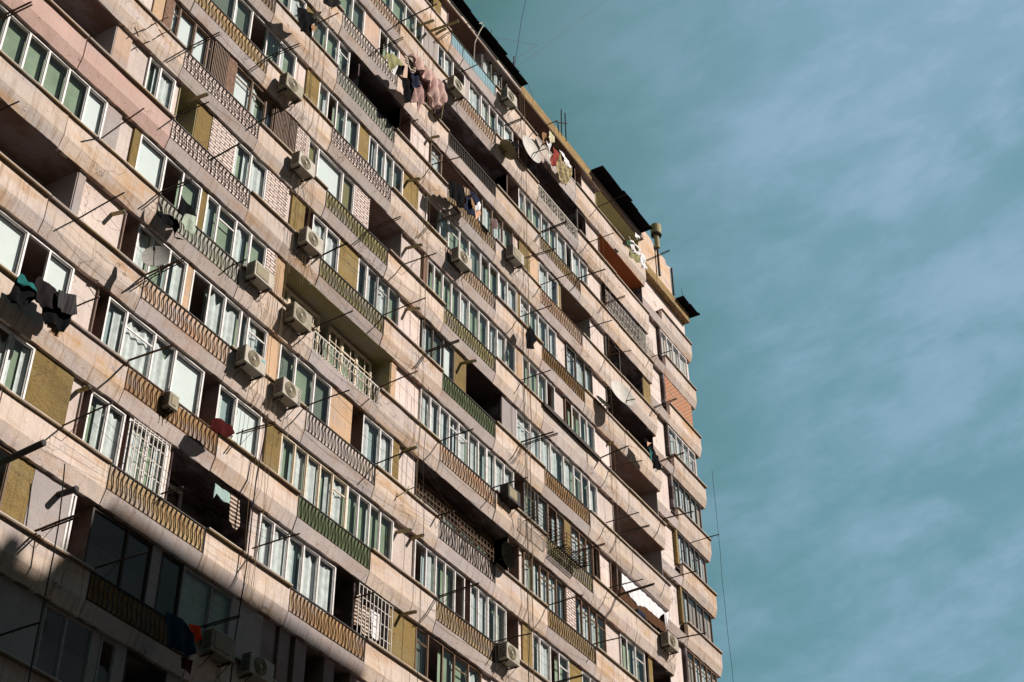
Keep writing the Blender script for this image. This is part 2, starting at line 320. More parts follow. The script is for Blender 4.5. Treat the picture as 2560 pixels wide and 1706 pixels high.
  ('jacket', 'dark blue jacket hanging in shade at the bottom left', 'jacket', 'blue', -0.7,
   [(1.66, -11.63), (2.01, -11.57), (2.38, -11.59), (2.65, -11.8), (2.77, -12.16), (2.53, -12.37), (2.23, -12.34), (1.79, -12.32)]),
  ('towel', 'bright red orange towel hanging beside the dark blue jacket', 'towel', 'redo', -0.75,
   [(2.4, -11.61), (2.78, -11.48), (2.87, -11.8), (2.69, -11.92)]),
  ('shirt', 'dark maroon shirt lowest below the dark blue jacket', 'shirt', 'maro', -0.6,
   [(2.46, -12.37), (2.85, -12.28), (2.86, -12.62), (2.51, -12.61)]),
  ('shirt', 'black ragged shirt casting a big shadow on the pink parapet near the top', 'shirt', 'blk', -0.7,
   [(3.47, 10.66), (3.79, 10.79), (4.05, 11.0), (4.24, 10.87), (4.58, 11.0), (4.39, 10.6), (4.45, 10.13), (3.91, 9.86), (3.72, 10.24)]),
  ('cloth', 'small tan rag beside the black ragged shirt near the top', 'rag', 'tan', -0.72,
   [(4.31, 10.56), (4.61, 10.7), (4.51, 10.36), (4.28, 10.32)]),
  ('cloth', 'dark cloth hanging at the very top edge of the facade', 'cloth', 'char', -0.5,
   [(5.17, 12.88), (5.91, 13.47), (5.93, 13.32), (5.55, 12.76), (5.45, 12.55), (5.02, 12.56)]),
  ('cloth', 'small brown grey cloth hanging before the brown curtained window', 'cloth', 'brgr', -0.3,
   [(15.74, 11.42), (16.32, 11.72), (16.24, 11.18), (15.93, 11.08)]),
  ('shirt', 'single black shirt hanging at a pilaster in the middle of the facade', 'shirt', 'blk', -0.5,
   [(18.23, 7.97), (18.55, 7.83), (18.69, 7.46), (18.44, 6.88), (18.0, 6.7), (18.02, 7.31)]),
  ('trousers', 'black trousers hanging before the dark loggia near the right corner', 'trousers', 'blk', -0.6,
   [(27.17, 8.17), (27.65, 8.13), (28.41, 7.92), (28.63, 7.34), (28.0, 7.09), (27.57, 7.49)]),
  ('cloth', 'small orange cloth among black trousers near the right corner', 'cloth', 'peac', -0.68,
   [(27.29, 7.99), (27.69, 8.09), (27.35, 7.76)]),
  ('cloth', 'teal cloth hanging beside black trousers near the right corner', 'cloth', 'teal', -0.68,
   [(27.45, 7.76), (27.73, 7.66), (27.62, 7.22), (27.37, 7.13)]),
  ('sheet', 'large white ragged sheet closing the loggia at the lower right', 'sheet', 'whit', 0.25,
   [(26.19, 1.67), (27.2, 1.87), (30.2, 1.89), (29.85, 0.81), (29.76, 1.54), (29.44, 1.29), (29.0, 0.85), (28.75, 1.02), (28.01, 1.01), (27.44, 0.79), (26.13, 1.02)]),
  ('tarpaulin', 'crumpled brown tarpaulin under the white sheet at the lower right', 'tarpaulin', 'brwn', 0.14,
   [(25.81, 0.79), (27.2, 0.61), (27.78, 0.87), (29.55, 0.93), (29.59, 0.52), (28.64, 0.42), (26.99, 0.32), (25.76, 0.3)]),
  ('sack', 'dark blue sack on the parapet before the brown tarpaulin', 'sack', 'navy', 0.08,
   [(26.98, 0.44), (27.61, 0.45), (27.77, 0.29), (27.04, 0.24)]),
  ('towel', 'brown striped towel in the dark loggia left of the white grille', 'towel', 'strp', 0.3,
   [(9.85, -7.08), (10.04, -6.89), (10.13, -7.89), (9.71, -8.02)]),
  ('towel', 'brown striped towel hanging right behind the white grille', 'towel', 'strp', 0.5,
   [(10.39, -7.04), (10.81, -6.99), (10.83, -7.86), (10.42, -7.91)]),
  ('towel', 'white towel hanging behind the white grille beside the striped one', 'towel', 'whit', 0.5,
   [(10.82, -6.81), (11.27, -6.77), (11.3, -7.79), (10.88, -7.81)]),
  ('rug', 'olive patterned rug hung over the ornate railing near the roof', 'rug', 'rug', -0.3,
   [(21.2, 18.43), (22.4, 19.7), (22.26, 18.92), (21.84, 18.25), (21.37, 18.18)]),
  ('cloth', 'black star shaped cloth in front of a white satellite dish', 'cloth', 'blk', -0.5,
   [(16.75, 16.32), (17.42, 16.69), (18.11, 17.04), (17.59, 16.59), (17.41, 15.94), (17.07, 15.96), (17.25, 16.36)]),
]
DATA['rail'] = [
  ('B', 3, 'w', 'b_tan', 'iron'),
  ('B', 2, 'w', 'B', 'iron'),
  ('B', 1, 'w', 'B', 'iron'),
  ('B', 0, 'w', 'b_grey', 'iron'),
  ('B', -1, 'w', 'b_peach', 'iron'),
  ('B', -2, 'w', 'b_orange', 'rust'),
  ('B', -3, 'w', 'b_tan', 'iron'),
  ('B', 4, 'w', 'b_brown', 'iron'),
  ('B', 5, 'w', 'b_tan', 'iron'),
  ('B', -4, 'w', 'b_brown', 'iron'),
  ('B', -5, 'w', 'b_brown', 'iron'),
  ('D', 6, 'w', 'b_peach', 'iron'),
  ('D', 5, 'w', 'b_white', 'iron'),
  ('D', 4, 'w', 'b_grey', 'iron'),
  ('D', 3, 'w', 'B', 'iron'),
  ('D', 2, 'wn', 'b_olive', 'iron'),
  ('D', 1, 'w', 'b_olive', 'iron'),
  ('D', 0, 'w', None, 'wpaint'),
  ('D', -1, 'w', 'b_white', 'iron'),
  ('D', -2, 'w', 'b_green', 'iron'),
  ('D', -3, 'w', 'b_orange', 'iron'),
  ('D', -4, 'w', 'b_brown', 'iron'),
  ('F', 7, 's', 'b_blue', 'iron'),
  ('F', 6, 'w', 'b_peach', 'iron'),
  ('F', 5, 'sn', None, 'iron'),
  ('F', 4, 'w', 'b_tan', 'iron'),
  ('F', 3, 'w', 'b_peach', 'iron'),
  ('F', 2, 'w', 'b_olive', 'iron'),
  ('F', 1, 'w', 'b_green', 'iron'),
  ('F', 0, 'w', 'b_peach', 'iron'),
  ('F', -1, 'ws', 'b_white', 'iron'),
  ('F', -2, 'w', 'b_tan', 'iron'),
  ('F', -3, 'w', 'b_olive', 'iron'),
  ('I', 7, 's', 'b_white', 'wpaint'),
  ('I', 6, 'os', None, 'wpaint'),
  ('I', 5, 'w', 'b_tan', 'iron'),
  ('I', 4, 'w', 'b_peach', 'rust'),
  ('I', 3, 'w', 'b_brown', 'iron'),
  ('I', 2, 'flat', 'b_white', 'iron'),
  ('I', 1, 'w', 'b_orange', 'iron'),
  ('I', 0, 'w', 'b_olive', 'iron'),
  ('I', -1, 'w', 'b_tan', 'iron'),
  ('I', -2, 'w', 'b_white', 'iron'),
]
DATA['ac'] = [
  (0.91, 4.99, 0.55, 'fan', 'round fan air conditioner inside the balcony with open white door, upper left', 'acw'),
  (4.22, 7.75, -0.42, 'fan', 'air conditioner with looping white hose beside a curtained window, upper left', 'acw'),
  (5.16, 5.2, -0.42, 'fan', 'cream air conditioner left of the big blue window near painted bricks', 'acw'),
  (13.39, 16.26, -0.42, 'fan', 'air conditioner beside grey plaster, near the big hanging pink blanket', 'acw'),
  (17.28, 19.22, -0.42, 'fan', 'topmost air conditioner, under the end of the white roof edge strip', 'acw'),
  (5.85, 2.63, -0.42, 'fan', 'air conditioner hanging left of the rough olive stucco wall', 'acw'),
  (3.87, -0.14, -0.42, 'box', 'air conditioner with square brown grille left of the green arched loggia', 'acw'),
  (5.65, -0.39, -0.42, 'fan', 'air conditioner in front of the green loggia with white french windows', 'acw'),
  (13.97, 8.0, -0.42, 'fan', 'air conditioner hung in front of a wavy railing in the centre', 'acw'),
  (17.66, 10.92, -0.42, 'box', 'air conditioner with square cream grille beside brown framed windows', 'acw'),
  (22.42, 18.87, 0.5, 'box', 'air conditioner inside the dark loggia close to the roof', 'acw'),
  (3.93, -3.07, -0.42, 'fan', 'white air conditioner with dark fan and teal label at left centre', 'acw'),
  (5.5, -3.1, -0.42, 'fan', 'air conditioner with BOSCH letters beside green glass window', 'acw'),
  (17.29, 0.04, -0.36, 'box', 'black weathered air conditioner box beside brown framed windows', 'ack'),
  (17.05, -5.91, -0.42, 'fan', 'large air conditioner at the bottom centre beside a balcony railing', 'acw'),
  (28.96, -0.24, -0.42, 'fan', 'air conditioner at the lower right end of the long parapet', 'acw'),
  (4.01, -11.34, -0.42, 'box', 'shaded air conditioner right of the blue jacket and red towel', 'acw'),
  (5.43, -11.32, -0.42, 'fan', 'shaded air conditioner with dark fan at the bottom edge', 'acw'),
  (1.41, -5.9, -0.25, 'box', 'small grey box unit hanging on the rusty wavy railing', 'acw'),
]
DATA['dish'] = [
  (-0.53, -0.85, -2.99, 0.68, (-0.75, -0.55, 0.1), 'grey satellite dish on a rod in front of curtained windows at left', 'dish', (-0.3, -0.9, -3.5)),
  (12.41, -0.3, 14.11, 0.6, (0.6, -0.75, -0.1), 'small satellite dish seen edge on below the pink blanket', 'dishd', (12.3, 0, 13.9)),
  (17.05, -0.28, 16.05, 0.85, (0.5, -0.5, 0.7), 'olive shaded satellite dish left of the big white dish near the top', 'dishd', (17.1, 0, 16.0)),
  (18.7, -0.35, 17.4, 1.25, (-0.1, -0.95, 0.1), 'white satellite dish behind the black star shaped cloth', 'dish', (18.6, 0.2, 17.3)),
  (24.96, -0.75, 8.8, 1.25, (-0.3, -0.9, 0.25), 'large white satellite dish at the mouth of a dark loggia, right', 'dish', (24.9, -0.1, 8.5)),
  (24.45, -0.2, 8.35, 0.7, (-0.2, -0.9, 0.5), 'small olive satellite dish left of the large white dish', 'dishd', (24.4, 0.1, 8.2)),
  (16.88, -0.3, -2.47, 0.85, (0.7, -0.6, 0.4), 'dark satellite dish beside brown lattice windows at lower centre', 'ack', (16.7, 0, -2.7)),
]
rnd=random.Random(7)
GZ=-30.2; S=2.8; PH=1.1; KZ=-0.72
COLS=[-10.0,-6.66,-3.33,0.0,3.34,6.67,10.0,13.34,16.67,20.0,23.34,26.7,29.95]
TYP=['R','H','H','R','H','R','H','R','H','R','H','H']
# ---------------- materials ----------------
MATS={}
def base(name):
    m=bpy.data.materials.new(name); m.use_nodes=True; nt=m.node_tree; b=nt.nodes['Principled BSDF']; return m,nt,b
def nz(nt,scale,detail=3,rough=.55,vscale=None,vec=None):
    n=nt.nodes.new('ShaderNodeTexNoise'); n.inputs['Scale'].default_value=scale; n.inputs['Detail'].default_value=detail; n.inputs['Roughness'].default_value=rough
    g=nt.nodes.new('ShaderNodeNewGeometry'); src=g.outputs['Position']
    if vscale:
        mpn=nt.nodes.new('ShaderNodeMapping'); mpn.inputs['Scale'].default_value=vscale; nt.links.new(src,mpn.inputs[0]); src=mpn.outputs[0]
    nt.links.new(src,n.inputs['Vector']); return n.outputs[0]
def ramp(nt,inp,p0,p1,c0=(0,0,0),c1=(1,1,1)):
    r=nt.nodes.new('ShaderNodeValToRGB'); e=r.color_ramp.elements; e[0].position=p0; e[1].position=p1; e[0].color=(*c0,1); e[1].color=(*c1,1); nt.links.new(inp,r.inputs[0]); return r.outputs[0]
def mix(nt,fac,a,b,mode='MIX'):
    m=nt.nodes.new('ShaderNodeMix'); m.data_type='RGBA'; m.blend_type=mode
    for k,v in ((0,fac),(6,a),(7,b)):
        if isinstance(v,(int,float)): m.inputs[k].default_value=v
        elif isinstance(v,tuple): m.inputs[k].default_value=(*v,1)
        else: nt.links.new(v,m.inputs[k])
    return m.outputs[2]
def bump(nt,b,h,d=.01,st=.6):
    n=nt.nodes.new('ShaderNodeBump'); n.inputs['Strength'].default_value=st; n.inputs['Distance'].default_value=d; nt.links.new(h,n.inputs['Height']); nt.links.new(n.outputs[0],b.inputs['Normal'])
def concrete(name,c,stain=(.42,.22,.09),amt=.5,rough=.9,gran=1.0,grey=(.36,.33,.36),crack=False):
    m,nt,b=base(name); oi=nt.nodes.new('ShaderNodeObjectInfo')
    big=nz(nt,.55,6,.62); col=mix(nt,ramp(nt,big,.35,.7),c,tuple(x*.80 for x in c))
    warm=tuple(min(1,x*y) for x,y in zip(c,(1.0,.92,.76))); col=mix(nt,ramp(nt,nz(nt,.42,5,.6,(.8,1,1.6)),.40,.64,(0,0,0),(.6*amt,)*3),col,warm)
    col=mix(nt,ramp(nt,nz(nt,.9,7,.66,(.55,1,1.6)),.48,.62,(0,0,0),(.6,)*3),col,grey)
    st=ramp(nt,nz(nt,.8,8,.68,(.45,1,1.7)),.50,.68,(0,0,0),(amt,)*3); col=mix(nt,st,col,stain)
    dr=ramp(nt,nz(nt,2.4,6,.66,(3.8,1,.20)),.51,.70,(0,0,0),(amt*.8,)*3); col=mix(nt,dr,col,tuple(x*.5 for x in stain))
    patch=ramp(nt,nz(nt,1.1,2,.4),.62,.635,(0,0,0),(amt*.55,)*3); col=mix(nt,patch,col,tuple(x*.78 for x in c))
    fine=nz(nt,30,4,.75); col=mix(nt,ramp(nt,fine,.3,.75,(0,0,0),(.42*gran,)*3),col,tuple(x*.58 for x in c))
    spots=ramp(nt,nz(nt,9,3,.6),.66,.70,(0,0,0),(.6*gran,)*3); col=mix(nt,spots,col,tuple(x*.4 for x in stain))
    if crack:
        vo=nt.nodes.new('ShaderNodeTexVoronoi'); vo.feature='DISTANCE_TO_EDGE'; vo.inputs['Scale'].default_value=.55
        g=nt.nodes.new('ShaderNodeNewGeometry'); wv=nt.nodes.new('ShaderNodeTexNoise'); wv.inputs['Scale'].default_value=2.2; wv.inputs['Detail'].default_value=6; nt.links.new(g.outputs['Position'],wv.inputs['Vector'])
        va=nt.nodes.new('ShaderNodeVectorMath'); va.operation='MULTIPLY_ADD'; va.inputs[1].default_value=(.8,.8,.8); nt.links.new(wv.outputs['Color'],va.inputs[0]); nt.links.new(g.outputs['Position'],va.inputs[2]); nt.links.new(va.outputs[0],vo.inputs['Vector'])
        ck=ramp(nt,vo.outputs['Distance'],.002,.010,(.6,)*3,(0,0,0)); msk=ramp(nt,nz(nt,.35,2,.5),.5,.56); cm_=mix(nt,1.0,ck,msk,'MULTIPLY'); col=mix(nt,cm_,col,(.07,.05,.045))
    v=ramp(nt,oi.outputs['Random'],0,1,(.84,.83,.82),(1.07,1.05,1.05)); col=mix(nt,1.0,col,v,'MULTIPLY')
    nt.links.new(col,b.inputs['Base Color']); b.inputs['Roughness'].default_value=rough; b.inputs['Specular IOR Level'].default_value=.2
    med=nz(nt,6.5 if gran>1.2 else 3.0,6,.66); ad=nt.nodes.new('ShaderNodeMath'); ad.operation='ADD'; nt.links.new(fine,ad.inputs[0]); nt.links.new(med,ad.inputs[1]); bump(nt,b,ad.outputs[0],.06 if gran>1.2 else .02,.9)
    return m
def plain(name,c,rough=.7,metal=0,var=.15,scale=9,bmp=0):
    m,nt,b=base(name); n=nz(nt,scale,4,.6); col=mix(nt,ramp(nt,n,.35,.7),c,tuple(x*(1-var*2) for x in c)); nt.links.new(col,b.inputs['Base Color'])
    b.inputs['Roughness'].default_value=rough; b.inputs['Metallic'].default_value=metal; b.inputs['Specular IOR Level'].default_value=.25 if rough<.85 else .05
    if bmp: bump(nt,b,n,.01,bmp)
    return m
def brick(name,c1,c2,mortar,sx=1.0):
    m,nt,b=base(name); g=nt.nodes.new('ShaderNodeNewGeometry'); sp=nt.nodes.new('ShaderNodeSeparateXYZ'); cb=nt.nodes.new('ShaderNodeCombineXYZ')
    ad=nt.nodes.new('ShaderNodeMath'); ad.operation='ADD'
    nt.links.new(g.outputs['Position'],sp.inputs[0]); nt.links.new(sp.outputs[0],ad.inputs[0]); nt.links.new(sp.outputs[1],ad.inputs[1]); nt.links.new(ad.outputs[0],cb.inputs[0]); nt.links.new(sp.outputs[2],cb.inputs[1])
    t=nt.nodes.new('ShaderNodeTexBrick'); t.inputs['Scale'].default_value=1.0; t.inputs['Brick Width'].default_value=.26*sx; t.inputs['Row Height'].default_value=.112; t.inputs['Mortar Size'].default_value=.021; t.inputs['Mortar Smooth'].default_value=0.0
    t.inputs['Color1'].default_value=(*c1,1); t.inputs['Color2'].default_value=(*c2,1); t.inputs['Mortar'].default_value=(*mortar,1); t.inputs['Bias'].default_value=-.2
    nt.links.new(cb.outputs[0],t.inputs['Vector']); n=nz(nt,18,3,.7)
    col=mix(nt,ramp(nt,n,.4,.75,(0,0,0),(.5,)*3),t.outputs[0],tuple(x*.5 for x in c1)); nt.links.new(col,b.inputs['Base Color']); b.inputs['Roughness'].default_value=.92
    bump(nt,b,t.outputs[1],-.02,.8); return m
def striped(name,c1,c2,f,axis=0):
    m,nt,b=base(name); g=nt.nodes.new('ShaderNodeNewGeometry'); sp=nt.nodes.new('ShaderNodeSeparateXYZ'); nt.links.new(g.outputs['Position'],sp.inputs[0])
    a=nt.nodes.new('ShaderNodeMath'); a.operation='MULTIPLY'; a.inputs[1].default_value=f; nt.links.new(sp.outputs[axis],a.inputs[0])
    s=nt.nodes.new('ShaderNodeMath'); s.operation='SINE'; nt.links.new(a.outputs[0],s.inputs[0])
    col=ramp(nt,s.outputs[0],.4,.6,c1,c2); nt.links.new(col,b.inputs['Base Color']); b.inputs['Roughness'].default_value=.95; return m
def glass():
    m=bpy.data.materials.new('window_glass'); m.use_nodes=True; nt=m.node_tree; nt.nodes.clear()
    tr=nt.nodes.new('ShaderNodeBsdfTransparent'); tr.inputs[0].default_value=(.92,.95,.92,1)
    gl=nt.nodes.new('ShaderNodeBsdfGlossy'); gl.inputs['Roughness'].default_value=.03; gl.inputs[0].default_value=(1,.97,.9,1)
    gg=nt.nodes.new('ShaderNodeNewGeometry'); dp=nt.nodes.new('ShaderNodeVectorMath'); dp.operation='DOT_PRODUCT'; nt.links.new(gg.outputs['Incoming'],dp.inputs[0]); nt.links.new(gg.outputs['True Normal'],dp.inputs[1])
    def mt(op,a,b=None):
        n=nt.nodes.new('ShaderNodeMath'); n.operation=op
        for k,v in enumerate((a,b)):
            if v is None: continue
            if isinstance(v,(int,float)): n.inputs[k].default_value=v
            else: nt.links.new(v,n.inputs[k])
        return n.outputs[0]
    s=mt('SUBTRACT',1.0,mt('ABSOLUTE',dp.outputs['Value'])); ad=nt.nodes.new('ShaderNodeMath'); ad.operation='MULTIPLY_ADD'; nt.links.new(mt('POWER',s,3.6),ad.inputs[0]); ad.inputs[1].default_value=.95; ad.inputs[2].default_value=.05
    h=nz(nt,.7,2,.5); bn=nt.nodes.new('ShaderNodeBump'); bn.inputs['Strength'].default_value=.12; bn.inputs['Distance'].default_value=.08; nt.links.new(h,bn.inputs['Height']); nt.links.new(bn.outputs[0],gl.inputs['Normal'])
    mx=nt.nodes.new('ShaderNodeMixShader'); nt.links.new(ad.outputs[0],mx.inputs[0]); nt.links.new(tr.outputs[0],mx.inputs[1]); nt.links.new(gl.outputs[0],mx.inputs[2])
    o=nt.nodes.new('ShaderNodeOutputMaterial'); nt.links.new(mx.outputs[0],o.inputs[0]); return m
PINK=(.68,.58,.53)
M=dict(
 con=concrete('pink_concrete',PINK,stain=(.48,.28,.12),amt=.95,crack=True,grey=(.44,.40,.43)), kerb=concrete('grey_concrete',(.58,.51,.50),amt=.6,grey=(.40,.38,.41),crack=True),
 rose=concrete('rose_painted_concrete',(.60,.42,.38),amt=.22,grey=(.46,.38,.36),crack=True),
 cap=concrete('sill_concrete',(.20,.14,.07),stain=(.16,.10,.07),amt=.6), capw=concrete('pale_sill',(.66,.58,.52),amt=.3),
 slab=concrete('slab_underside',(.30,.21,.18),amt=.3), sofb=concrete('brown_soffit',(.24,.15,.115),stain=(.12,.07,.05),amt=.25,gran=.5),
 soflit=concrete('bounce_lit_soffit',(.66,.62,.30),stain=(.40,.36,.14),amt=.15,gran=.4,grey=(.56,.54,.30)), sofg=concrete('green_soffit',(.36,.32,.17),stain=(.16,.14,.06),amt=.2,gran=.5), sofo=plain('orange_brown_soffit',(.42,.12,.04),.8,0,.05),  # yellow-green soffit colour lightened to stand for light bounced up from below
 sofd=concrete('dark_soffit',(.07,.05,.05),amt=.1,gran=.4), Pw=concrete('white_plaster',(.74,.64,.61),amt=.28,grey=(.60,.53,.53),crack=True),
 Pp=concrete('pink_plaster',(.62,.45,.36),amt=.35), Po=concrete('olive_stucco',(.37,.26,.10),stain=(.13,.095,.05),amt=.7,gran=1.6,grey=(.34,.28,.16),crack=True),
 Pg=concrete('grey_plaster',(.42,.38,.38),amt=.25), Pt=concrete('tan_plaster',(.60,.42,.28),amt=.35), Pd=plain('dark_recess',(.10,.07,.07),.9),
 Pn=plain('brown_planks',(.20,.11,.07),.8,0,.3,14), Pr=concrete('rose_slats',(.34,.25,.25),amt=.1),
 B=brick('white_brick',(.72,.61,.57),(.62,.48,.44),(.10,.06,.05),1.45), Br=brick('orange_brick',(.60,.22,.10),(.48,.32,.20),(.12,.08,.06)),
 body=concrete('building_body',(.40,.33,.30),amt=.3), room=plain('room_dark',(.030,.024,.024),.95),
 fw=plain('white_frame',(.70,.66,.66),.45,0,.14,5), fb=plain('brown_frame',(.16,.085,.045),.6,0,.3,20), fk=plain('dark_frame',(.05,.035,.03),.6), fc=plain('cream_frame',(.66,.55,.42),.6,0,.15), fg=plain('grey_frame',(.32,.30,.30),.6),
 glass=glass(), cur=plain('white_curtain',(.66,.69,.73),.95,0,.14,5), refl=plain('green_reflection_backing',(.27,.34,.26),.9,0,.16,1.5), blue=plain('blue_blind',(.32,.40,.43),.9,0,.08,3), shd=plain('white_shade',(.70,.74,.79),.9,0,.03,3), oli=plain('olive_blind',(.22,.20,.10),.9,0,.08), drefl=plain('greygreen_reflection_backing',(.15,.18,.16),.9,0,.1), gsh=plain('grey_shade',(.34,.40,.36),.9,0,.1,4),  # green and grey-green backings put the glass's sky reflection into colour
 iron=plain('dark_iron',(.035,.024,.018),.6,.3,.3), rust=plain('rusty_iron',(.13,.06,.03),.8,.1,.4,25), wpaint=plain('white_paint',(.72,.66,.60),.6,0,.2,30),
 b_tan=concrete('tan_board',(.45,.33,.18),stain=(.24,.11,.04),amt=.8), b_orange=concrete('orange_board',(.42,.27,.14),stain=(.22,.085,.025),amt=1.0), b_green=plain('green_board',(.085,.115,.05),.8,0,.15,3), b_olive=concrete('olive_board',(.30,.27,.13),stain=(.2,.12,.05),amt=.4), b_white=concrete('white_board',(.66,.58,.54),amt=.3), b_brown=concrete('brown_board',(.28,.16,.06),stain=(.14,.06,.03),amt=.5), b_grey=concrete('grey_board',(.40,.42,.36),amt=.3), b_blue=plain('blue_board',(.12,.30,.38),.5), b_peach=concrete('peach_board',(.58,.44,.34),stain=(.46,.22,.09),amt=.8), b_dark=plain('dark_board',(.04,.05,.05),.8),
 acw=plain('cream_casing',(.38,.34,.28),.5,0,.12,5), ac2=plain('yellowed_casing',(.29,.25,.18),.6,0,.2,5), hose=plain('pale_hose',(.50,.44,.36),.7), ack=plain('vent_dark',(.03,.025,.025),.7), act=plain('fan_tan',(.24,.20,.12),.6), acs=plain('fan_ring',(.14,.11,.07),.6), tealp=plain('teal_label',(.05,.40,.45),.5), blkl=plain('grey_letters',(.12,.11,.11),.6),
 dish=plain('dish_grey',(.52,.49,.46),.6,0,.12,4), dishd=plain('dish_olive',(.30,.26,.14),.6,0,.12,4), pipe=plain('pipe_tan',(.36,.29,.14),.7,0,.25,12), pipek=plain('pipe_black',(.03,.025,.025),.7), cable=plain('cable_brown',(.22,.15,.08),.8), cablek=plain('cable_black',(.02,.018,.02),.8), cableb=plain('cable_blue',(.05,.09,.25),.7), wire=plain('wire_grey',(.10,.10,.11),.8),
 tar=plain('black_roof_sheet',(.010,.009,.010),.95), fasc=concrete('stained_fascia',(.46,.32,.15),stain=(.10,.06,.04),amt=1.0,gran=1.5,grey=(.2,.13,.08)), attic=concrete('attic_plaster',(.66,.52,.42),stain=(.55,.28,.08),amt=.8),
 gnd=concrete('asphalt_ground',(.09,.075,.06),amt=.1), nb=concrete('neighbour_wall',(.40,.34,.30),amt=.2))
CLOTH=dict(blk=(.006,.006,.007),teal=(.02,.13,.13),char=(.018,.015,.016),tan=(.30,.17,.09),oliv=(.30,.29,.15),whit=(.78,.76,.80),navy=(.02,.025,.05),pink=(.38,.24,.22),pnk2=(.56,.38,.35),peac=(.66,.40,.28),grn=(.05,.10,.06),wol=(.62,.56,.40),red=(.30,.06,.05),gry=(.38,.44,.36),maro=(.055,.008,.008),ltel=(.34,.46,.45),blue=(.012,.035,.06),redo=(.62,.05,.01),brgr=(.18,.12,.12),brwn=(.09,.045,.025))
for k,v in CLOTH.items(): M['g_'+k]=plain('cloth_'+k,v,.95,0,.15,14,.3)
M['g_chst']=striped('cloth_charcoal_stripes',(.010,.009,.010),(.030,.025,.027),60); M['g_strp']=striped('cloth_brown_stripes',(.10,.06,.04),(.62,.52,.44),55,2); M['g_tanst']=striped('cloth_tan_stripes',(.10,.06,.04),(.48,.36,.25),45)
m,nt_,b_=base('cloth_spotted'); nt_.links.new(ramp(nt_,nz(nt_,9,3,.6),.42,.56,(.14,.10,.07),(.40,.32,.15)),b_.inputs['Base Color']); b_.inputs['Roughness'].default_value=.95; M['g_rug']=m
# ---------------- mesh helpers ----------------
class MB:
    def __init__(s): s.v=[]; s.f=[]; s.m=[]; s.cur=0; s.mats=[]
    def mat(s,k):
        if k not in s.mats: s.mats.append(k)
        s.cur=s.mats.index(k); return s
    def face(s,pts):
        i=len(s.v); s.v+=pts; s.f.append(tuple(range(i,i+len(pts)))); s.m.append(s.cur)
    def box(s,x0,x1,y0,y1,z0,z1):
        i=len(s.v); s.v+=[(x0,y0,z0),(x1,y0,z0),(x1,y1,z0),(x0,y1,z0),(x0,y0,z1),(x1,y0,z1),(x1,y1,z1),(x0,y1,z1)]
        for q in ((0,1,5,4),(1,2,6,5),(2,3,7,6),(3,0,4,7),(4,5,6,7),(3,2,1,0)): s.f.append(tuple(i+k for k in q)); s.m.append(s.cur)
        return s
    def tube(s,pts,r,n=6,cap=True,r2=None):
        P=[Vector(p) for p in pts]; rings=[]
        for k,p in enumerate(P):
            t=(P[min(k+1,len(P)-1)]-P[max(k-1,0)]).normalized(); a=Vector((0,0,1)) if abs(t.z)<.9 else Vector((0,1,0))
            u=t.cross(a).normalized(); w=t.cross(u); rr=r if r2 is None else r+(r2-r)*k/(len(P)-1); b=len(s.v); rings.append(b)
            for j in range(n): q=p+(u*math.cos(2*math.pi*j/n)+w*math.sin(2*math.pi*j/n))*rr; s.v.append(tuple(q))
        for a,b in zip(rings,rings[1:]):
            for j in range(n): s.f.append((a+j,a+(j+1)%n,b+(j+1)%n,b+j)); s.m.append(s.cur)
        if cap: s.f.append(tuple(rings[0]+j for j in range(n))[::-1]); s.f.append(tuple(rings[-1]+j for j in range(n))); s.m+=[s.cur]*2
        return s
    def prism(s,prof,x0,x1):  # profile of (y,z), extruded along x
        i=len(s.v); n=len(prof); s.v+=[(x0,y,z) for y,z in prof]+[(x1,y,z) for y,z in prof]
        for k in range(n): s.f.append((i+k,i+(k+1)%n,i+n+(k+1)%n,i+n+k)); s.m.append(s.cur)
        s.f.append(tuple(i+k for k in range(n))[::-1]); s.f.append(tuple(i+n+k for k in range(n))); s.m+=[s.cur]*2
        return s
    def build(s,name,mats,parent=None,smooth=False,bev=0):
        if isinstance(mats,str): s.mats=s.mats or [mats]
        vs=[Vector(v) for v in s.v]; c=Vector((sum(v.x for v in vs),sum(v.y for v in vs),sum(v.z for v in vs)))/len(vs)
        me=bpy.data.meshes.new(name); me.from_pydata([tuple(v-c) for v in vs],[],s.f)
        for k in s.mats: me.materials.append(M[k])
        for p,mi in zip(me.polygons,s.m): p.material_index=min(mi,len(s.mats)-1); p.use_smooth=smooth
        b=bmesh.new(); b.from_mesh(me); 
        if name!='pane': bmesh.ops.recalc_face_normals(b,faces=b.faces)
        if bev: bmesh.ops.bevel(b,geom=[e for e in b.edges],offset=bev,segments=1,affect='EDGES')
        b.to_mesh(me); b.free()
        o=bpy.data.objects.new(name,me); C.collection.objects.link(o); o.location=c
        if parent is not None:
            o.parent=parent; off=Vector((0,0,0)); q=parent
            while q is not None: off+=q.location; q=q.parent
            o.location=c-off
        return o
def tag(o,label=None,cat=None,group=None,kind=None):
    if label: o['label']=label
    if cat: o['category']=cat
    if group: o['group']=group
    if kind: o['kind']=kind
    return o
def empty(name,loc,label,cat,group=None):
    o=bpy.data.objects.new(name,None); C.collection.objects.link(o); o.location=loc; o.empty_display_size=.2; return tag(o,label,cat,group)
def lev(z): return max(1,8-int(math.floor((z+.35)/S)))
ORD=['zeroth','first','second','third','fourth','fifth','sixth','seventh','eighth','ninth','tenth','eleventh','twelfth','thirteenth','fourteenth','fifteenth']
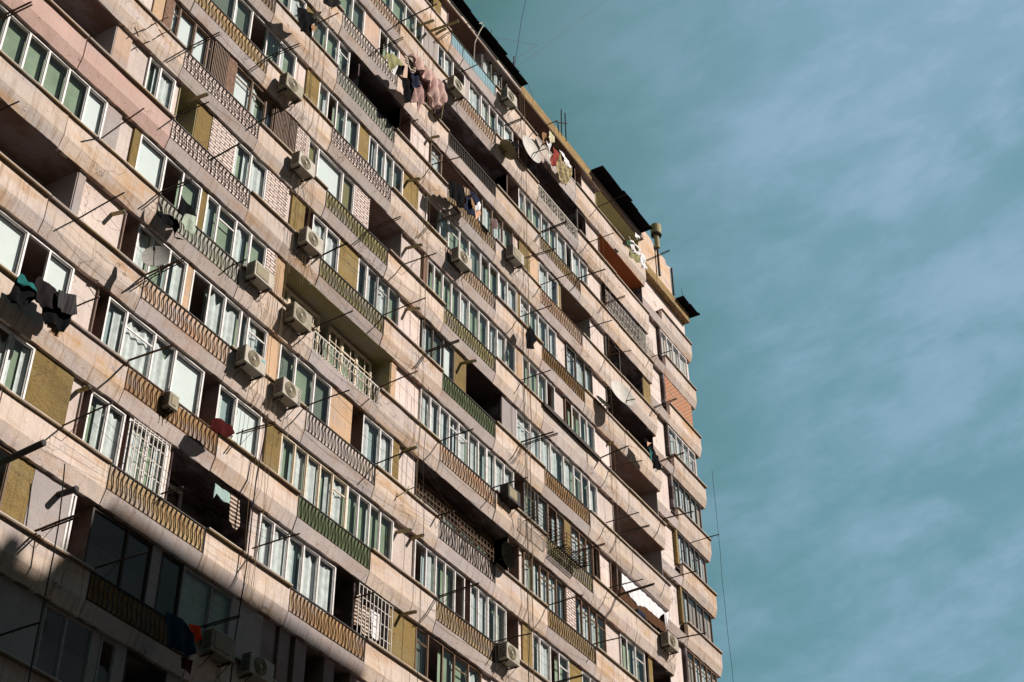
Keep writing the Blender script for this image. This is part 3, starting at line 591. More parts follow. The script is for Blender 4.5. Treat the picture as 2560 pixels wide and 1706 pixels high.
def where(u):
    if u<-.5: return 'far left edge'
    for k,(a,b) in enumerate(((0,3.34),(6.67,10),(13.34,16.67),(20,23.34))):
        if u<=a+.75: return 'left end of %s railing column'%ORD[k+1]
        if u<=b-.75: return 'middle of %s railing column'%ORD[k+1]
        if u<=b+.7: return 'right end of %s railing column'%ORD[k+1]
        nx=(6.67,13.34,20,99)[k]
        if u<nx-.75 and k<3: return 'parapet right of %s railing column'%ORD[k+1]
    if u<27.5: return 'parapet right of fourth railing column'
    if u<31: return 'right end of the long parapet'
    return 'set back right bay'
USED={}
def uniq(lab,alts):
    if lab not in USED: USED[lab]=1; return lab
    for a in alts:
        l2=a+' '+lab
        if l2 not in USED: USED[l2]=1; return l2
    USED[lab+' again']=1; print('DUPLABEL',lab); return lab

# ---------------- setting ----------------
tag(MB().box(-400,400,-400,400,GZ-1,GZ).build('ground','gnd'),'bare grey asphalt ground around the apartment block','ground',kind='structure')
# the block across the street: it throws the shade on the lower left
nbr=empty('neighbour_building',(-10,-34,GZ),'plain apartment block across the street behind the viewer','building')
g=MB(); g.box(12.45,22.35,-40,-27,GZ,11.0); g.box(-60,12.45,-40,-27.0,GZ,8.35); g.box(11.2,12.45,-32,-27.2,8.35,8.8)
g.box(9.9,10.25,-27.6,-27.1,8.35,8.9); g.build('wall','nb',nbr)
g=MB()
for r in range(13):
    for k in range(24): g.box(-58+k*2.9,-56.6+k*2.9,-26.99,-26.96,GZ+1+r*2.8,GZ+2.4+r*2.8)
g.build('window','ack',nbr)
# ---------------- apartment building ----------------
A=empty('apartment_building',(13,6,GZ),'weathered pink concrete apartment block with long balcony bands and mismatched glazing','building')
g=MB(); g.box(-10,30.1,1.4,13,GZ,21.3); g.box(30.1,36.4,1.1,13,GZ,21.0); g.build('back_wall','body',A)
g=MB(); g.mat('Pw'); g.box(30.1,33.0,1.06,1.095,-16,21.0); g.box(33.0,36.42,1.07,1.095,16.8,21.0); g.build('plaster_wall','Pw',A)
def panel(u0,u1,r,y=0.0,mat='con',high=True,slant=.12):
    z=r*S; g=MB(); e=rnd.uniform(.008,.02); ys=y+rnd.uniform(-.012,.012)
    prof=[(ys,z+KZ),(ys+slant,z-PH),(ys+slant+.1,z-PH),(ys+.16,z+KZ)]
    if high: prof=[(ys,z-.02),(ys,z+KZ),(ys+slant,z-PH),(ys+slant+.1,z-PH),(ys+.16,z+KZ),(ys+.16,z-.02)]
    n=26; us=[u0+e+(u1-u0-2*e)*k/n for k in range(n+1)]
    m_=len(prof); rings=[]; sd=rnd.uniform(0,100)
    for u in us:
        i=len(g.v); rings.append(i)
        for (py,pz) in prof:
            w=noise.noise(Vector((u*1.3+sd,pz*2,r)))*.012; w2=noise.noise(Vector((u*2.1,pz+sd,r)))*.026+noise.noise(Vector((u*7,pz,sd)))*.016
            g.v.append((u,py+w,pz+(w2 if pz<z-.9 else w2*.35)))
    for a,b in zip(rings,rings[1:]):
        for k in range(m_): g.f.append((a+k,a+(k+1)%m_,b+(k+1)%m_,b+k)); g.m.append(0)
    g.f.append(tuple(rings[0]+k for k in range(m_))); g.f.append(tuple(rings[-1]+k for k in range(m_))[::-1]); g.m+=[0,0]
    o=g.build('parapet_panel' if high else 'kerb_panel',mat,A)
    if high:
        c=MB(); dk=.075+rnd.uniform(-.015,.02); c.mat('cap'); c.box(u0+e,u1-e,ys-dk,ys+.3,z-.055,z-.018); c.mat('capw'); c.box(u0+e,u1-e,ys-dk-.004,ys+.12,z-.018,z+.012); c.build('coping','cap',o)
    return o
RAIL=DATA['rail']
for r in range(-8,8):
    # floor slab whose underside shows over every opening
    g=MB(); z=r*S
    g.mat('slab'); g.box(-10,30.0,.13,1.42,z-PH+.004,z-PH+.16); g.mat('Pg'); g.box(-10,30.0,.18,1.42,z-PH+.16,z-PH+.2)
    g.build('floor_slab','slab',A)
    g=MB(); g.box(30.0,36.35,.88,1.12,z-PH+.004,z-PH+.16); g.build('floor_slab','cap' if r<7 else 'slab',A)
    for k,t in enumerate(TYP):
        u0,u1=COLS[k],COLS[k+1]
        mat='con' if t=='H' else 'kerb'
        if t=='H' and r in (1,2) and u1<=0: mat='rose' if r==1 else 'con'
        if u1>=29: u1=29.95
        panel(u0,u1,r,0,mat,t=='H')
    if r>-8:
        panel(29.98,33.05,r,.75,'kerb',False); panel(33.05,36.35,r,.75,'con',True)
# ---------------- infill: windows, walls, loggias ----------------
FR={'w':'fw','b':'fb','k':'fk','c':'fc','g':'fg'}
YW=.22
def curtain(g,x0,x1,z0,z1,y,amp=.025,step=.05,mat='cur',ragged=0):
    g.mat(mat); n=max(2,int((x1-x0)/step)); ph=rnd.uniform(0,9); pr=None
    for k in range(n+1):
        x=x0+(x1-x0)*k/n; yy=y+amp*math.sin(k*1.25+ph)+amp*.4*math.sin(k*.37+ph*2); zt=z1-(abs(noise.noise(Vector((x*5,ph,z0))))*ragged)
        cur=[(x,yy,z0),(x,yy,zt)]
        if pr: g.face([pr[0],cur[0],cur[1],pr[1]])
        pr=cur
windows=[]
def window(u0,panes,r,y=YW,z0=None,h=1.68,hide=False):
    z=r*S+.015 if z0 is None else z0; zt=z+h-.02; u1=panes[-1][1]; fm=FR[panes[0][0][0]]
    w=.05; f=MB(); gl=MB(); cu=MB(); f.mat(fm)
    f.box(u0,u1,y-.01,y+.06,z,z+.06); f.box(u0,u1,y-.01,y+.06,zt-.06,zt); f.box(u0,u0+w,y-.01,y+.06,z+.06,zt-.06); f.box(u1-w,u1,y-.01,y+.06,z+.06,zt-.06)
    a=u0
    for j,(c,b) in enumerate(panes):
        if j<len(panes)-1: f.box(b-.027,b+.027,y-.012,y+.06,z+.06,zt-.06)
        x0=a+(.05 if j==0 else .027); x1=b-(.05 if j==len(panes)-1 else .027); k=c[1]; zz0=z+.06; zz1=zt-.06
        if x1-x0<.08: a=b; continue
        trans=(k in 'cg' and rnd.random()<.14)
        if k!='d':
            s=.022; yo=y+.018
            f.box(x0,x0+s,yo,yo+.035,zz0,zz1); f.box(x1-s,x1,yo,yo+.035,zz0,zz1); f.box(x0+s,x1-s,yo,yo+.035,zz0,zz0+s); f.box(x0+s,x1-s,yo,yo+.035,zz1-s,zz1)
            if trans: f.box(x0+s,x1-s,yo,yo+.035,zz1-.42,zz1-.38)
            if panes[0][0][0]=='b': 
                if rnd.random()<.5: f.box(x0+s,x1-s,yo,yo+.035,zz1-.40,zz1-.36)
            t=rnd.uniform(-.008,.008); t2=rnd.uniform(-.006,.006); gl.mat('glass'); gy=yo+.02
            gl.face([(x0+s,gy+t,zz0+s),(x1-s,gy-t,zz0+s),(x1-s,gy-t+t2,zz1-s),(x0+s,gy+t+t2,zz1-s)])
        yc=y+.13
        if k=='c':
            m2='refl' if rnd.random()<.6 else 'blue'
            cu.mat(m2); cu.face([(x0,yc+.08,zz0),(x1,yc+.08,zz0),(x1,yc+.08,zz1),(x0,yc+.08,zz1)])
            q=rnd.random()
            if q<.45: curtain(cu,x0,x1,zz0,zz1,yc,ragged=.5)
            elif q<.7: curtain(cu,x0,x0+(x1-x0)*rnd.uniform(.4,.75),zz0,zz1,yc,ragged=.3)
            elif q<.9: curtain(cu,x1-(x1-x0)*rnd.uniform(.4,.75),x1,zz0,zz1,yc,ragged=.3)
            else:
                curtain(cu,x0,x0+(x1-x0)*.3,zz0,zz1,yc); curtain(cu,x1-(x1-x0)*.3,x1,zz0,zz1,yc)
        elif k=='g':
            cu.mat('refl' if rnd.random()<.75 else 'drefl'); cu.face([(x0,yc+.06,zz0),(x1,yc+.06,zz0),(x1,yc+.06,zz1),(x0,yc+.06,zz1)])  # opaque backing whose green stands for sky reflected in the pane
            if rnd.random()<.3: curtain(cu,x0,x0+(x1-x0)*rnd.uniform(.15,.35),zz0,zz1,yc,ragged=.6)
        elif k=='s': cu.mat('shd' if panes[0][0][0]!='g' else 'gsh'); cu.face([(x0,yc,zz0),(x1,yc,zz0),(x1,yc,zz1),(x0,yc,zz1)])
        elif k=='o': cu.mat('oli'); cu.face([(x0,yc,zz0),(x1,yc,zz0),(x1,yc,zz1),(x0,yc,zz1)])
        elif k=='d' and rnd.random()<.5: curtain(cu,x0,x0+.12,zz0,zz1,yc+.1)
        a=b
    windows.append((u1-u0,f,gl,cu))
def wall(code,u0,u1,r):
    z=r*S; mk=code if code in M else 'Pw'
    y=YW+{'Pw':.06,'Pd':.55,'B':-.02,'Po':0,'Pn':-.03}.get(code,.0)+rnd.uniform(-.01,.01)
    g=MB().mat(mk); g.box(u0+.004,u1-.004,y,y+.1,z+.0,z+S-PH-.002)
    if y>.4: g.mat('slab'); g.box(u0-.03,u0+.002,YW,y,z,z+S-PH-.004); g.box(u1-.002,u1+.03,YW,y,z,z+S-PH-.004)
    g.build('wall_panel',mk,A)
def loggia(code,u0,u1,r):
    z=r*S; so={'b':'sofb','g':'sofg','o':'sofo','d':'sofd','w':'Pw','f':'sofg','n':'sofd'}[code[1]]; zt=z+S-PH; so='soflit' if (r==7 and code=='Og') else so
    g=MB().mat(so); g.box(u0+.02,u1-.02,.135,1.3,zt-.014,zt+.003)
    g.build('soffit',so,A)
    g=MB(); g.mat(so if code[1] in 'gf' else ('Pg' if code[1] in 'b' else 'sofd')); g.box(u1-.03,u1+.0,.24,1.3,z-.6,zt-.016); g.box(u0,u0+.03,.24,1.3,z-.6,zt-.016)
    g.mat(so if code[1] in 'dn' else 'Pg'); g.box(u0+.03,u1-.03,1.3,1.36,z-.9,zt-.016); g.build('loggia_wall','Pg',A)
for rs,row in DATA['rows'].items():
    r=int(rs); a=row[0]; run=[]; ru=a
    def flush(u_end):
        global run
        if run: window(ru,run,r); run=[]
    for c,b in row[1:]:
        if c=='e' or b<=a: continue
        iswin=c[0] in 'wbkcg' and len(c)==2
        if iswin and run and run[0][0][0]==c[0] and len(run)<7: run.append((c,b))
        elif iswin: flush(a); ru=a; run=[(c,b)]
        else:
            flush(a)
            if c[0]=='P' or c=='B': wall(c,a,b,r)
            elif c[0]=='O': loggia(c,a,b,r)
            elif c[0]=='L':
                g=MB().mat('fb'); n=int((b-a)/.065)
                for k in range(n): g.box(a+k*(b-a)/n,a+k*(b-a)/n+.03,YW-.06,YW-.03,r*S+.02,r*S+1.66)
                for q in (.05,.85,1.6): g.box(a,b,YW-.03,YW-.01,r*S+q,r*S+q+.04)
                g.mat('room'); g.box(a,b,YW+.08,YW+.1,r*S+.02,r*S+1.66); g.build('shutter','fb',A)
            elif c[0]=='G':
                if c=='Gw':
                    wall('Pw',a,a+.05,r); loggia('Od',a+.05,b,r); g=MB().mat('wpaint'); n=int((b-a-.1)/.14)
                    for k in range(n+1): x=a+.1+k*.14; g.box(x,x+.018,.06,.078,r*S+.02,r*S+1.3)
                    for q in (.05,.45,.9,1.28): g.box(a+.1,b-.05,.08,.095,r*S+q,r*S+q+.02)
                    for k in range(0,n,2):
                        x=a+.1+k*.14
                        for q in (.3,.7,1.1): g.box(x+.02,x+.14,.062,.076,r*S+q+((k//2)%2)*.15,r*S+q+.018+((k//2)%2)*.15)
                    g.build('window_grille','wpaint',A)
                else:
                    if c=='Gc': window(a,[('wc',(a+b)/2),('wc',b)],r)
                    else: loggia('Od',a,b,r)
                    g=MB().mat('wpaint'); n=9
                    for k in range(n+1): x=a+.04+(b-a-.1)*k/n; g.box(x,x+.022,YW-.12,YW-.10,r*S+.04,r*S+1.62)
                    for q in (.04,.42,.85,1.25,1.6): g.box(a+.04,b-.04,YW-.10,YW-.088,r*S+q,r*S+q+.02)
                    g.build('window_grille','wpaint',A)
        a=b
    flush(a)
# generic glazing on the lower floors that the photo does not reach, and beyond the left edge
for r in (-8,-7,-6): window(-9,[('wc',-8+k*1.5) for k in range(7)],r); wall('Pg',1.02,29.9,r)
wall('Pg',.7,29.9,-5) if False else None
# set-back right bay
FB={6:[('wg',33.75),('wc',34.4),('wg',35.1),('wc',35.95)],4:[('wc',33.9),('kc',34.6),('kc',35.2),('wc',35.9)],3:[('kc',33.7),('kc',34.3),('kc',34.9),('kc',35.45),('kc',35.95)],2:[('kc',33.8),('kc',34.3),('kc',34.8),('kc',35.3),('kc',35.95)],1:[('kg',33.7),('kg',34.5),('kg',35.2),('kg',36.0)],0:[('bc',33.8),('bc',34.4),('bc',35.0),('bc',35.5),('bc',36.0)],-1:[('kc',33.9),('kc',34.8),('kc',36.0)]}
for r,p in FB.items(): window(33.1,[(('k' if p[0][0][0]=='k' else p[0][0][0])+c[1],b) for c,b in p],r,y=.93)
g=MB().mat('Br'); g.box(33.1,35.95,.9,1.0,5*S,5*S+1.69); g.build('wall_panel','Br',A)
for r in (6,5,4,3,2,1,0,-1):
    g=MB().mat('Po' if r in (2,1) else 'sofd'); g.box(32.95,33.09,.9,1.1,r*S,r*S+1.69); g.build('jamb','sofd',A)
# French windows deep in the green loggia
window(5.6,[('cg',6.3),('cg',6.35),('cg',7.1),('cg',7.15),('cg',7.8)],0,y=.75,z0=-.5,h=2.1); window(8.3,[('cg',8.95),('cg',9.0),('cg',9.7),('cg',9.75),('cg',10.5)],0,y=.75,z0=-.5,h=2.1)
g=MB().mat('fc')
for x in (5.9,6.7,7.45,8.6,9.35,10.1): g.box(x,x+.025,.72,.745,-.3,1.5)
for q in (.1,.55,1.0): g.box(5.6,7.8,.70,.72,q,q+.025); g.box(8.3,10.5,.70,.72,q,q+.025)
g.build('glazing_bar','fc',A)
# brown lattice windows in the dark loggia
window(12.6,[('bg',13.6),('bg',14.6),('bg',15.6),('bg',16.6),('bg',17.7)],-1,y=.7,h=1.6)
g=MB().mat('fb')
for k in range(26): g.box(12.6+k*.2,12.62+k*.2,.66,.68,-S,-S+1.6)
for k in range(8): g.box(12.6,17.7,.64,.66,-S+.1+k*.2,-S+.12+k*.2)
g.build('lattice','fb',A)
window(2.3,[('wc',2.9),('wg',3.6)],-3,y=1.2,z0=-3*S-.4,h=2.0); window(22.25,[('bc',22.8),('bc',23.4),('bc',24.2)],4,y=1.18,z0=4*S-.5,h=2.1)
window(13.0,[('wc',13.8),('wg',14.6),('wd',15.4),('wc',16.2)],5,y=1.18,z0=5*S-.5,h=2.1); window(19.3,[('wc',20.1),('wg',20.9)],7,y=1.18,z0=7*S-.5,h=2.0)
window(.42,[('wc',.98)],1,y=1.15,z0=S-.2,h=1.5); window(8.4,[('wg',9.0),('wc',9.7)],4,y=1.18,z0=4*S-.5,h=2.1)
g=MB().mat('fw'); g.box(.34,.39,.45,1.15,S-.6,S+1.3); g.build('door','fw',A)
# keep the 96 largest windows as parts, merge the rest
windows.sort(key=lambda t:-t[0])
for k,(w_,f,gl,cu) in enumerate(windows[:96]):
    o=f.build('window','fw',A)
    if gl.f: gl.build('pane','glass',o)
    if cu.f: cu.build('curtain','cur',o)
if len(windows)>96:
    g=MB()
    for w_,*ms in windows[96:]:
        for m2 in ms:
            off=len(g.v); g.v+=m2.v; g.f+=[tuple(off+i for i in q) for q in m2.f]
            for mi in m2.m: g.mat(m2.mats[mi]); g.m.append(g.cur)
    o=g.build('window','fw',A); o['kind']='stuff'
print('WINDOWS',len(windows))
# ---------------- railings ----------------
def railing(u0,u1,r,style,board,iron='iron'):
    z=r*S; zb=z+KZ+.015; g=MB().mat(iron); y=.02
    g.box(u0+.02,u1-.02,y-.03,y+.02,z-.035,z+.0); g.box(u0+.02,u1-.02,y-.012,y+.012,zb+.02,zb+.045)
    for x in (u0+.02,u1-.045): g.box(x,x+.025,y-.014,y+.014,zb-.02,z-.035)
    if 'w' in style:
        n=int((u1-u0)/.15)
        for k in range(1,n):
            x=u0+(u1-u0)*k/n+rnd.uniform(-.008,.008); q=[]; am=.030*rnd.uniform(.7,1.2)
            for j in range(9): t=j/8; q.append((x+am*math.sin(t*2*math.pi*1.15+.3),y-.02-.02*math.sin(t*math.pi),zb+.03+(z-.04-zb-.03)*t))
            g.tube(q,.0155,5,False)
    if 's' in style:
        n=int((u1-u0)/.12)
        for k in range(1,n): x=u0+(u1-u0)*k/n; g.box(x-.009,x+.009,y-.009,y+.009,zb+.03,z-.035)
    if 'o' in style:
        n=int((u1-u0)/.2)
        for k in range(n):
            x=u0+.1+(u1-u0-.15)*k/n
            for c0 in (.18,.46):
                q=[(x+.07*math.cos(t*math.pi/4),y-.02,zb+c0+.1*math.sin(t*math.pi/4)) for t in range(9)]; g.tube(q,.012,4,False)
            g.box(x+.09,x+.102,y-.008,y+.008,zb+.03,z-.035)
    if 'n' in style:
        st=.11; nn=int((u1-u0+.8)/st)
        for k in range(nn):
            x=u0-.7+k*st
            for sg in (1,-1):
                p0=Vector((x if sg>0 else x+.68,y+.03,zb)); p1=Vector((p0.x+.68*sg,y+.03,zb+.68)); lo,hi=u0+.03,u1-.03
                ts=[0,1]
                d=p1.x-p0.x; t0=(lo-p0.x)/d; t1=(hi-p0.x)/d
                if t0>t1: t0,t1=t1,t0
                t0=max(0,t0); t1=min(1,t1)
                if t1-t0>.05: g.tube([p0.lerp(p1,t0),p0.lerp(p1,t1)],.006,3,False)
    if style=='flat': g=MB().mat('iron'); g.box(u0-.1,u1+.9,-.13,-.10,z-.16,z+.0); g.box(u0-.1,u1+.9,-.10,.05,z-.03,z)
    o=g.build('railing',iron,A)
    if board:
        m2=MB().mat(board); a=u0+.03
        for k in range(4 if style!='flat' else 1):
            b=u0+.03+(u1-u0-.06)*(k+1)/(4 if style!='flat' else 1); t=rnd.uniform(0,.012); m2.box(a+.004,b-.004,.016+t*.5,.032+t*.5,zb,z-.04-rnd.uniform(0,.03)); a=b
        m2.build('board',board,o)
COLX={'B':(0,3.34),'D':(6.67,10),'F':(13.34,16.67),'I':(20,23.34)}
for cl,r,st,bd,ir in RAIL: railing(*COLX[cl],r,st,bd,ir)
# ---------------- roof edge ----------------
g=MB()
g.mat('fasc'); g.box(18.72,24.9,0,.5,21.08,21.62); g.mat('slab'); g.box(24.9,30.0,.0,.5,21.34,21.60); g.mat('capw'); g.box(-10,18.7,0.0,.5,21.15,21.45); g.mat('fasc'); g.box(30.0,36.4,.75,1.3,21.02,21.56)
g.build('roof_fascia','fasc',A)
def sheets(x0,x1,y0,y1,z):
    g=MB().mat('tar'); x=x0
    while x<x1-.05:
        w=min(rnd.uniform(.7,1.3),x1-x); dy=rnd.uniform(-.05,.05); t=rnd.uniform(0,.03); a=z+t; b=z+rnd.uniform(-.035,.02)
        i=len(g.v); xe=x+w+.04
        for dz in (0,.012):
            g.v+=[(x,y0+dy,b+dz),(xe,y0+dy+rnd.uniform(-.03,.03),b+dz+rnd.uniform(-.01,.01)),(xe,y1,a+dz),(x,y1,a+dz)]
        for q in ((0,1,5,4),(1,2,6,5),(2,3,7,6),(3,0,4,7),(4,5,6,7),(3,2,1,0)): g.f.append(tuple(i+k for k in q)); g.m.append(0)
        g.box(x+w*.5,x+w*.5+.05,y0+.08,y1,z-.05,z-.006); x+=w
    g.build('roof_overhang','tar',A)
sheets(-10,18.75,-.36,.6,21.50); sheets(24.9,29.85,-.60,.6,21.68); sheets(34.95,36.7,.3,1.5,21.60)
g=MB().mat('slab'); g.box(-10,30.0,.5,13,21.3,21.45); g.box(30,36.4,1.3,13,21.0,21.4); g.mat('sofb'); g.box(-10,18.7,.02,1.4,21.10,21.14); g.box(18.72,25.7,.02,1.4,21.03,21.07); g.build('roof_slab','slab',A)
g=MB().mat('attic'); pts=[(30.2,21.56),(34.66,21.56),(34.66,23.40),(34.2,23.25),(34.1,23.50),(33.0,23.46),(32.5,23.72),(30.2,23.8)]
i=len(g.v); n=len(pts); g.v+=[(x,.78,z) for x,z in pts]+[(x,1.0,z) for x,z in pts]
for k in range(n): g.f.append((i+k,i+(k+1)%n,i+n+(k+1)%n,i+n+k)); g.m.append(g.cur)
g.f.append(tuple(i+k for k in range(n))); g.f.append(tuple(i+n+k for k in range(n))[::-1]); g.m+=[g.cur]*2
g.build('attic_wall','attic',A)
vp=empty('vent_pipe',(33.0,.66,21.6),'round roof vent pipe with wide cap beside the black roof overhang','vent pipe')
MB().mat('pipek').tube([(33.0,.66,21.6),(33.0,.66,23.4)],.06,12).mat('pipe').tube([(33.0,.66,23.4),(33.0,.66,24.4)],.13,14).build('pipe','pipe',vp)
MB().mat('pipe').tube([(33.0,.66,24.3),(33.0,.66,24.85)],.27,18).mat('pipek').tube([(33,.66,24.22),(33,.66,24.3)],.27,18).build('pipe_cap','pipe',vp)
tag(MB().mat('pipek').tube([(34.68,.72,21.6),(34.68,.72,23.35)],.05,8).build('drain_pipe','pipek'),'thin black pipe against the right edge of the stained attic wall','pipe')
# ---------------- air conditioners ----------------
def ac(u,z,y,label,w=.82,h=.56,d=.32,front='fan',cas='acw'):
    if w>.5: w*=rnd.uniform(.93,1.07); h*=rnd.uniform(.92,1.06)
    if cas=='acw' and rnd.random()<.4: cas='ac2'
    o=empty('air_conditioner',(u,y+d/2,z-h/2),label,'air conditioner','air conditioner units on the facade')
    x0,x1=u-w/2,u+w/2; z0,z1=z-h/2,z+h/2
    b=MB().mat(cas).box(x0,x1,y,y+d,z0,z1); b.build('casing',cas,o,bev=.012)
    g=MB().mat('ack'); cx=x0+w*.40
    for k in range(7): g.box(x0-.006,x0-.002,y+.04,y+d-.04,z0+.06+k*.068,z0+.095+k*.068)
    g.build('side_vent','ack',o)
    f=MB()
    if front=='fan':
        for rr,mt,dy in ((.235,'acs',.012),(.215,'act',.018)): f.mat(mt); f.tube([(cx,y-dy,z),(cx,y+.001,z)],rr,28)
        f.mat('acs')
        for rr in (.19,.15,.11,.075):
            f.tube([(cx+rr*math.cos(t*math.pi/12),y-.022,z+rr*math.sin(t*math.pi/12)) for t in range(25)],.006,4,False)
        f.mat('acw'); f.tube([(cx,y-.03,z),(cx,y-.018,z)],.045,14)
    else:
        f.mat('acs'); f.box(x0+.06,x0+w*.72,y-.008,y-.001,z0+.07,z1-.07); f.mat('act'); f.box(x0+.08,x0+w*.70,y-.013,y-.009,z0+.09,z1-.09)
    f.build('fan_grille','act',o)
    br=MB().mat('iron')
    for x in (x0+.1,x1-.12): br.box(x,x+.03,y+.02,-.0 if y<0 else y+d,z0-.05,z0-.012); br.tube([(x+.015,y+.06,z0-.05),(x+.015,-.01 if y<0 else y+d,z0-.32)],.012,4)
    br.build('bracket','iron',o)
    if w>.5 and y<0:
        h2=MB().mat('hose' if rnd.random()<.5 else 'cablek'); hx=x1; q=[]; up=rnd.uniform(.25,.7); sd=rnd.choice((1,-1))
        for k in range(11): t=k/10; q.append((hx+.02+.13*math.sin(t*math.pi),y+d*.6+(.2-y-d*.6)*t*t,z0+.12+up*math.sin(t*math.pi*.75)+.1*t))
        h2.tube(q,.017,6); q=[(hx-.1,y+d,z0),(hx-.05,-.03,z0-.25),(hx+.1,-.025,z0-.6),(hx+.02,-.03,z0-.95)]; h2.tube(q,.008,4,False)
        h2.build('hose','hose',o)
    return o
def letters(o,txt,x,y,z,size,mat,rot=0):
    cv=bpy.data.curves.new('lettering','FONT'); cv.body=txt; cv.size=size; cv.extrude=.003; cv.align_x='CENTER'; cv.align_y='CENTER'
    t=bpy.data.objects.new('lettering',cv); C.collection.objects.link(t); t.rotation_euler=(math.pi/2,rot,0); t.location=(x,y,z)
    dg=bpy.context.evaluated_depsgraph_get(); me=bpy.data.meshes.new_from_object(t.evaluated_get(dg)); bpy.data.objects.remove(t)
    me.materials.clear(); me.materials.append(M[mat]); q=bpy.data.objects.new('lettering',me); C.collection.objects.link(q); q.parent=o; q.location=Vector((x,y,z))-o.location; q.rotation_euler=(math.pi/2,rot,0)
for a_ in DATA['ac']:
    u,z,y,fr,lab,cas=a_; o=ac(u,z,y,lab,front=fr,cas=cas) if 'small' not in lab else ac(u,z,y,lab,w=.34,h=.42,d=.25,front='fan2',cas=cas)
    if 'letters' in lab: letters(o,'BOSCH',u+.32,y-.004,z,.15,'blkl',math.pi/2*-1)
    if 'teal' in lab: MB().mat('tealp').box(u+.22,u+.37,y-.006,y-.001,z+.12,z+.17).build('label','tealp',o)
# hoses on some units
# ---------------- dishes ----------------
def dish(u,y,z,d,face,label,mat='dish',mount=None):
    o=empty('satellite_dish',(u,y,z),label,'satellite dish','satellite dishes on the facade')
    n=Vector(face).normalized(); q=n.to_track_quat('Z','Y'); g=MB().mat(mat); R_=5; K=24; ctr=Vector((u,y,z)); rows=[]
    for i in range(R_+1):
        rr=d/2*i/R_; row=[]
        for k in range(K): a=2*math.pi*k/K; row.append(tuple(ctr+q@Vector((rr*math.cos(a),rr*1.08*math.sin(a),rr*rr*.35))))
        rows.append(row)
    for t in (0,.012):
        for i in range(R_):
            for k in range(K):
                f=[rows[i][k],rows[i][(k+1)%K],rows[i+1][(k+1)%K],rows[i+1][k]]; g.face([tuple(Vector(p)-n*t) for p in f])
    ob=g.build('reflector',mat,o,smooth=True)
    tip=ctr+n*d*.55+Vector((0,0,-.12*d)); h=MB().mat('iron'); h.tube([tuple(ctr-q@Vector((0,d*.5,-.02))),tuple(tip)],.012,5); h.tube([tuple(tip-n*.06),tuple(tip+n*.05)],.03,8); h.build('receiver_arm','iron',o)
    if mount: MB().mat('iron').tube([tuple(ctr-n*.02),tuple(mount)],.018,6).build('mount','iron',o)
for u,y,z,d,face,lab,mt,mo in DATA['dish']: dish(u,y,z,d,face,lab,mt,mo)
# ---------------- clothesline rods ----------------
QU=['upper','lower','outer','inner','thicker']
rodtips=[]
for i,(u,z,Lr,dz) in enumerate(DATA['rods']):
    y0=0 if u<30 or z<2 else 0
    if u>34: y0=.0
    zr=round(z,2); lab='clothesline rod at %s, %s storey below roof'%(where(u),ORD[min(15,lev(z))])
    lab=uniq(lab,['second','third','topmost']); wood=i in (2,33,47)
    o=empty('clothesline_rod',(u,y0,z),lab,'clothesline rod','clothesline rods sticking out of the parapets')
    rad=.021 if i%5 else .028; g=MB().mat('iron' if i%4 else 'rust'); mid=(u,y0-Lr*.5,z+dz*.5+.02)
    inner=(.22 if y0==0 else y0+.1)
    g.tube([(u,.12,z+.02),(u,y0-.02,z+.02),mid,(u,y0-Lr,z+dz)],rad,6)
    if i%3==0: g.tube([(u+.07,y0-.02,z+.02),(u+.07,y0-Lr*.96,z+dz)],rad*.8,5)
    if u>30 : g.tube([(u,.8,z+.02),(u,0,z+.02)],rad,5)
    g.build('rod','iron',o)
    if i%3!=1:
        b=MB().mat('iron'); b.tube([(u,y0-.015,z-.42),(u,y0-Lr*.45,z+dz*.4)],.008,4); b.build('brace','iron',o)
    h=MB().mat('iron')
    for k in range(4): h.tube([(u,y0-Lr*(.35+.18*k),z+dz*(.35+.18*k)-.0),(u,y0-Lr*(.35+.18*k),z+dz*(.35+.18*k)-.05)],.006,3)
    h.build('hook','iron',o); rodtips.append((u,z,Lr,dz))
# cords strung between the rods of one railing
pairs=0
for i,(u,z,Lr,dz) in enumerate(rodtips):
    best=None
    for (u2,z2,L2,dz2) in rodtips:
        if abs(z2-z)<.35 and 2.2<u2-u<4.4 and (best is None or u2<best[0]): best=(u2,z2,L2,dz2)
    if best and u<26:
        u2,z2,L2,dz2=best; g=MB().mat('cable')
        for t in (.45,.7,.95):
            q=[]
            for k in range(9): s=k/8; q.append((u+(u2-u)*s,-(Lr+(L2-Lr)*s)*t,z+dz*t+((z2+dz2*t)-(z+dz*t))*s-.10*math.sin(math.pi*s)))
            g.tube(q,.0045,3,False)
        o=g.build('clothesline','cable'); tag(o,uniq('thin washing lines from %s, %s storey below roof'%(where(u),ORD[min(15,lev(z))]),['lower','outer']),'clothesline','washing lines between the rods')
# ---------------- spout pipes ----------------
for i,(u,z,Lp,dz) in enumerate(DATA['pipes']):
    y0=.28; rr=.055 if i not in (8,17) else .075; a=(u,y0+.06,z); b=(u,y0-Lp,z+dz)
    if i in (16,17): y0=.0; a=(u,.1,z); b=(u,-Lp,z+dz)
    g=MB().mat('pipe' if i not in (8,17) else 'pipek').tube([a,b],rr,12); g.mat('pipek').tube([b,(b[0],b[1]-.012,b[2])],rr*.8,12)
    mt={8:'thick dark',17:'longest dark',16:'crooked tan'}.get(i,'short tan'); o=g.build('spout_pipe','pipe',smooth=False)
    tag(o,uniq('%s drain spout at %s, %s storey below roof'%(mt,where(u),ORD[min(15,lev(z))]),['lower','right']),'drain pipe','drain spouts poking out of the facade')
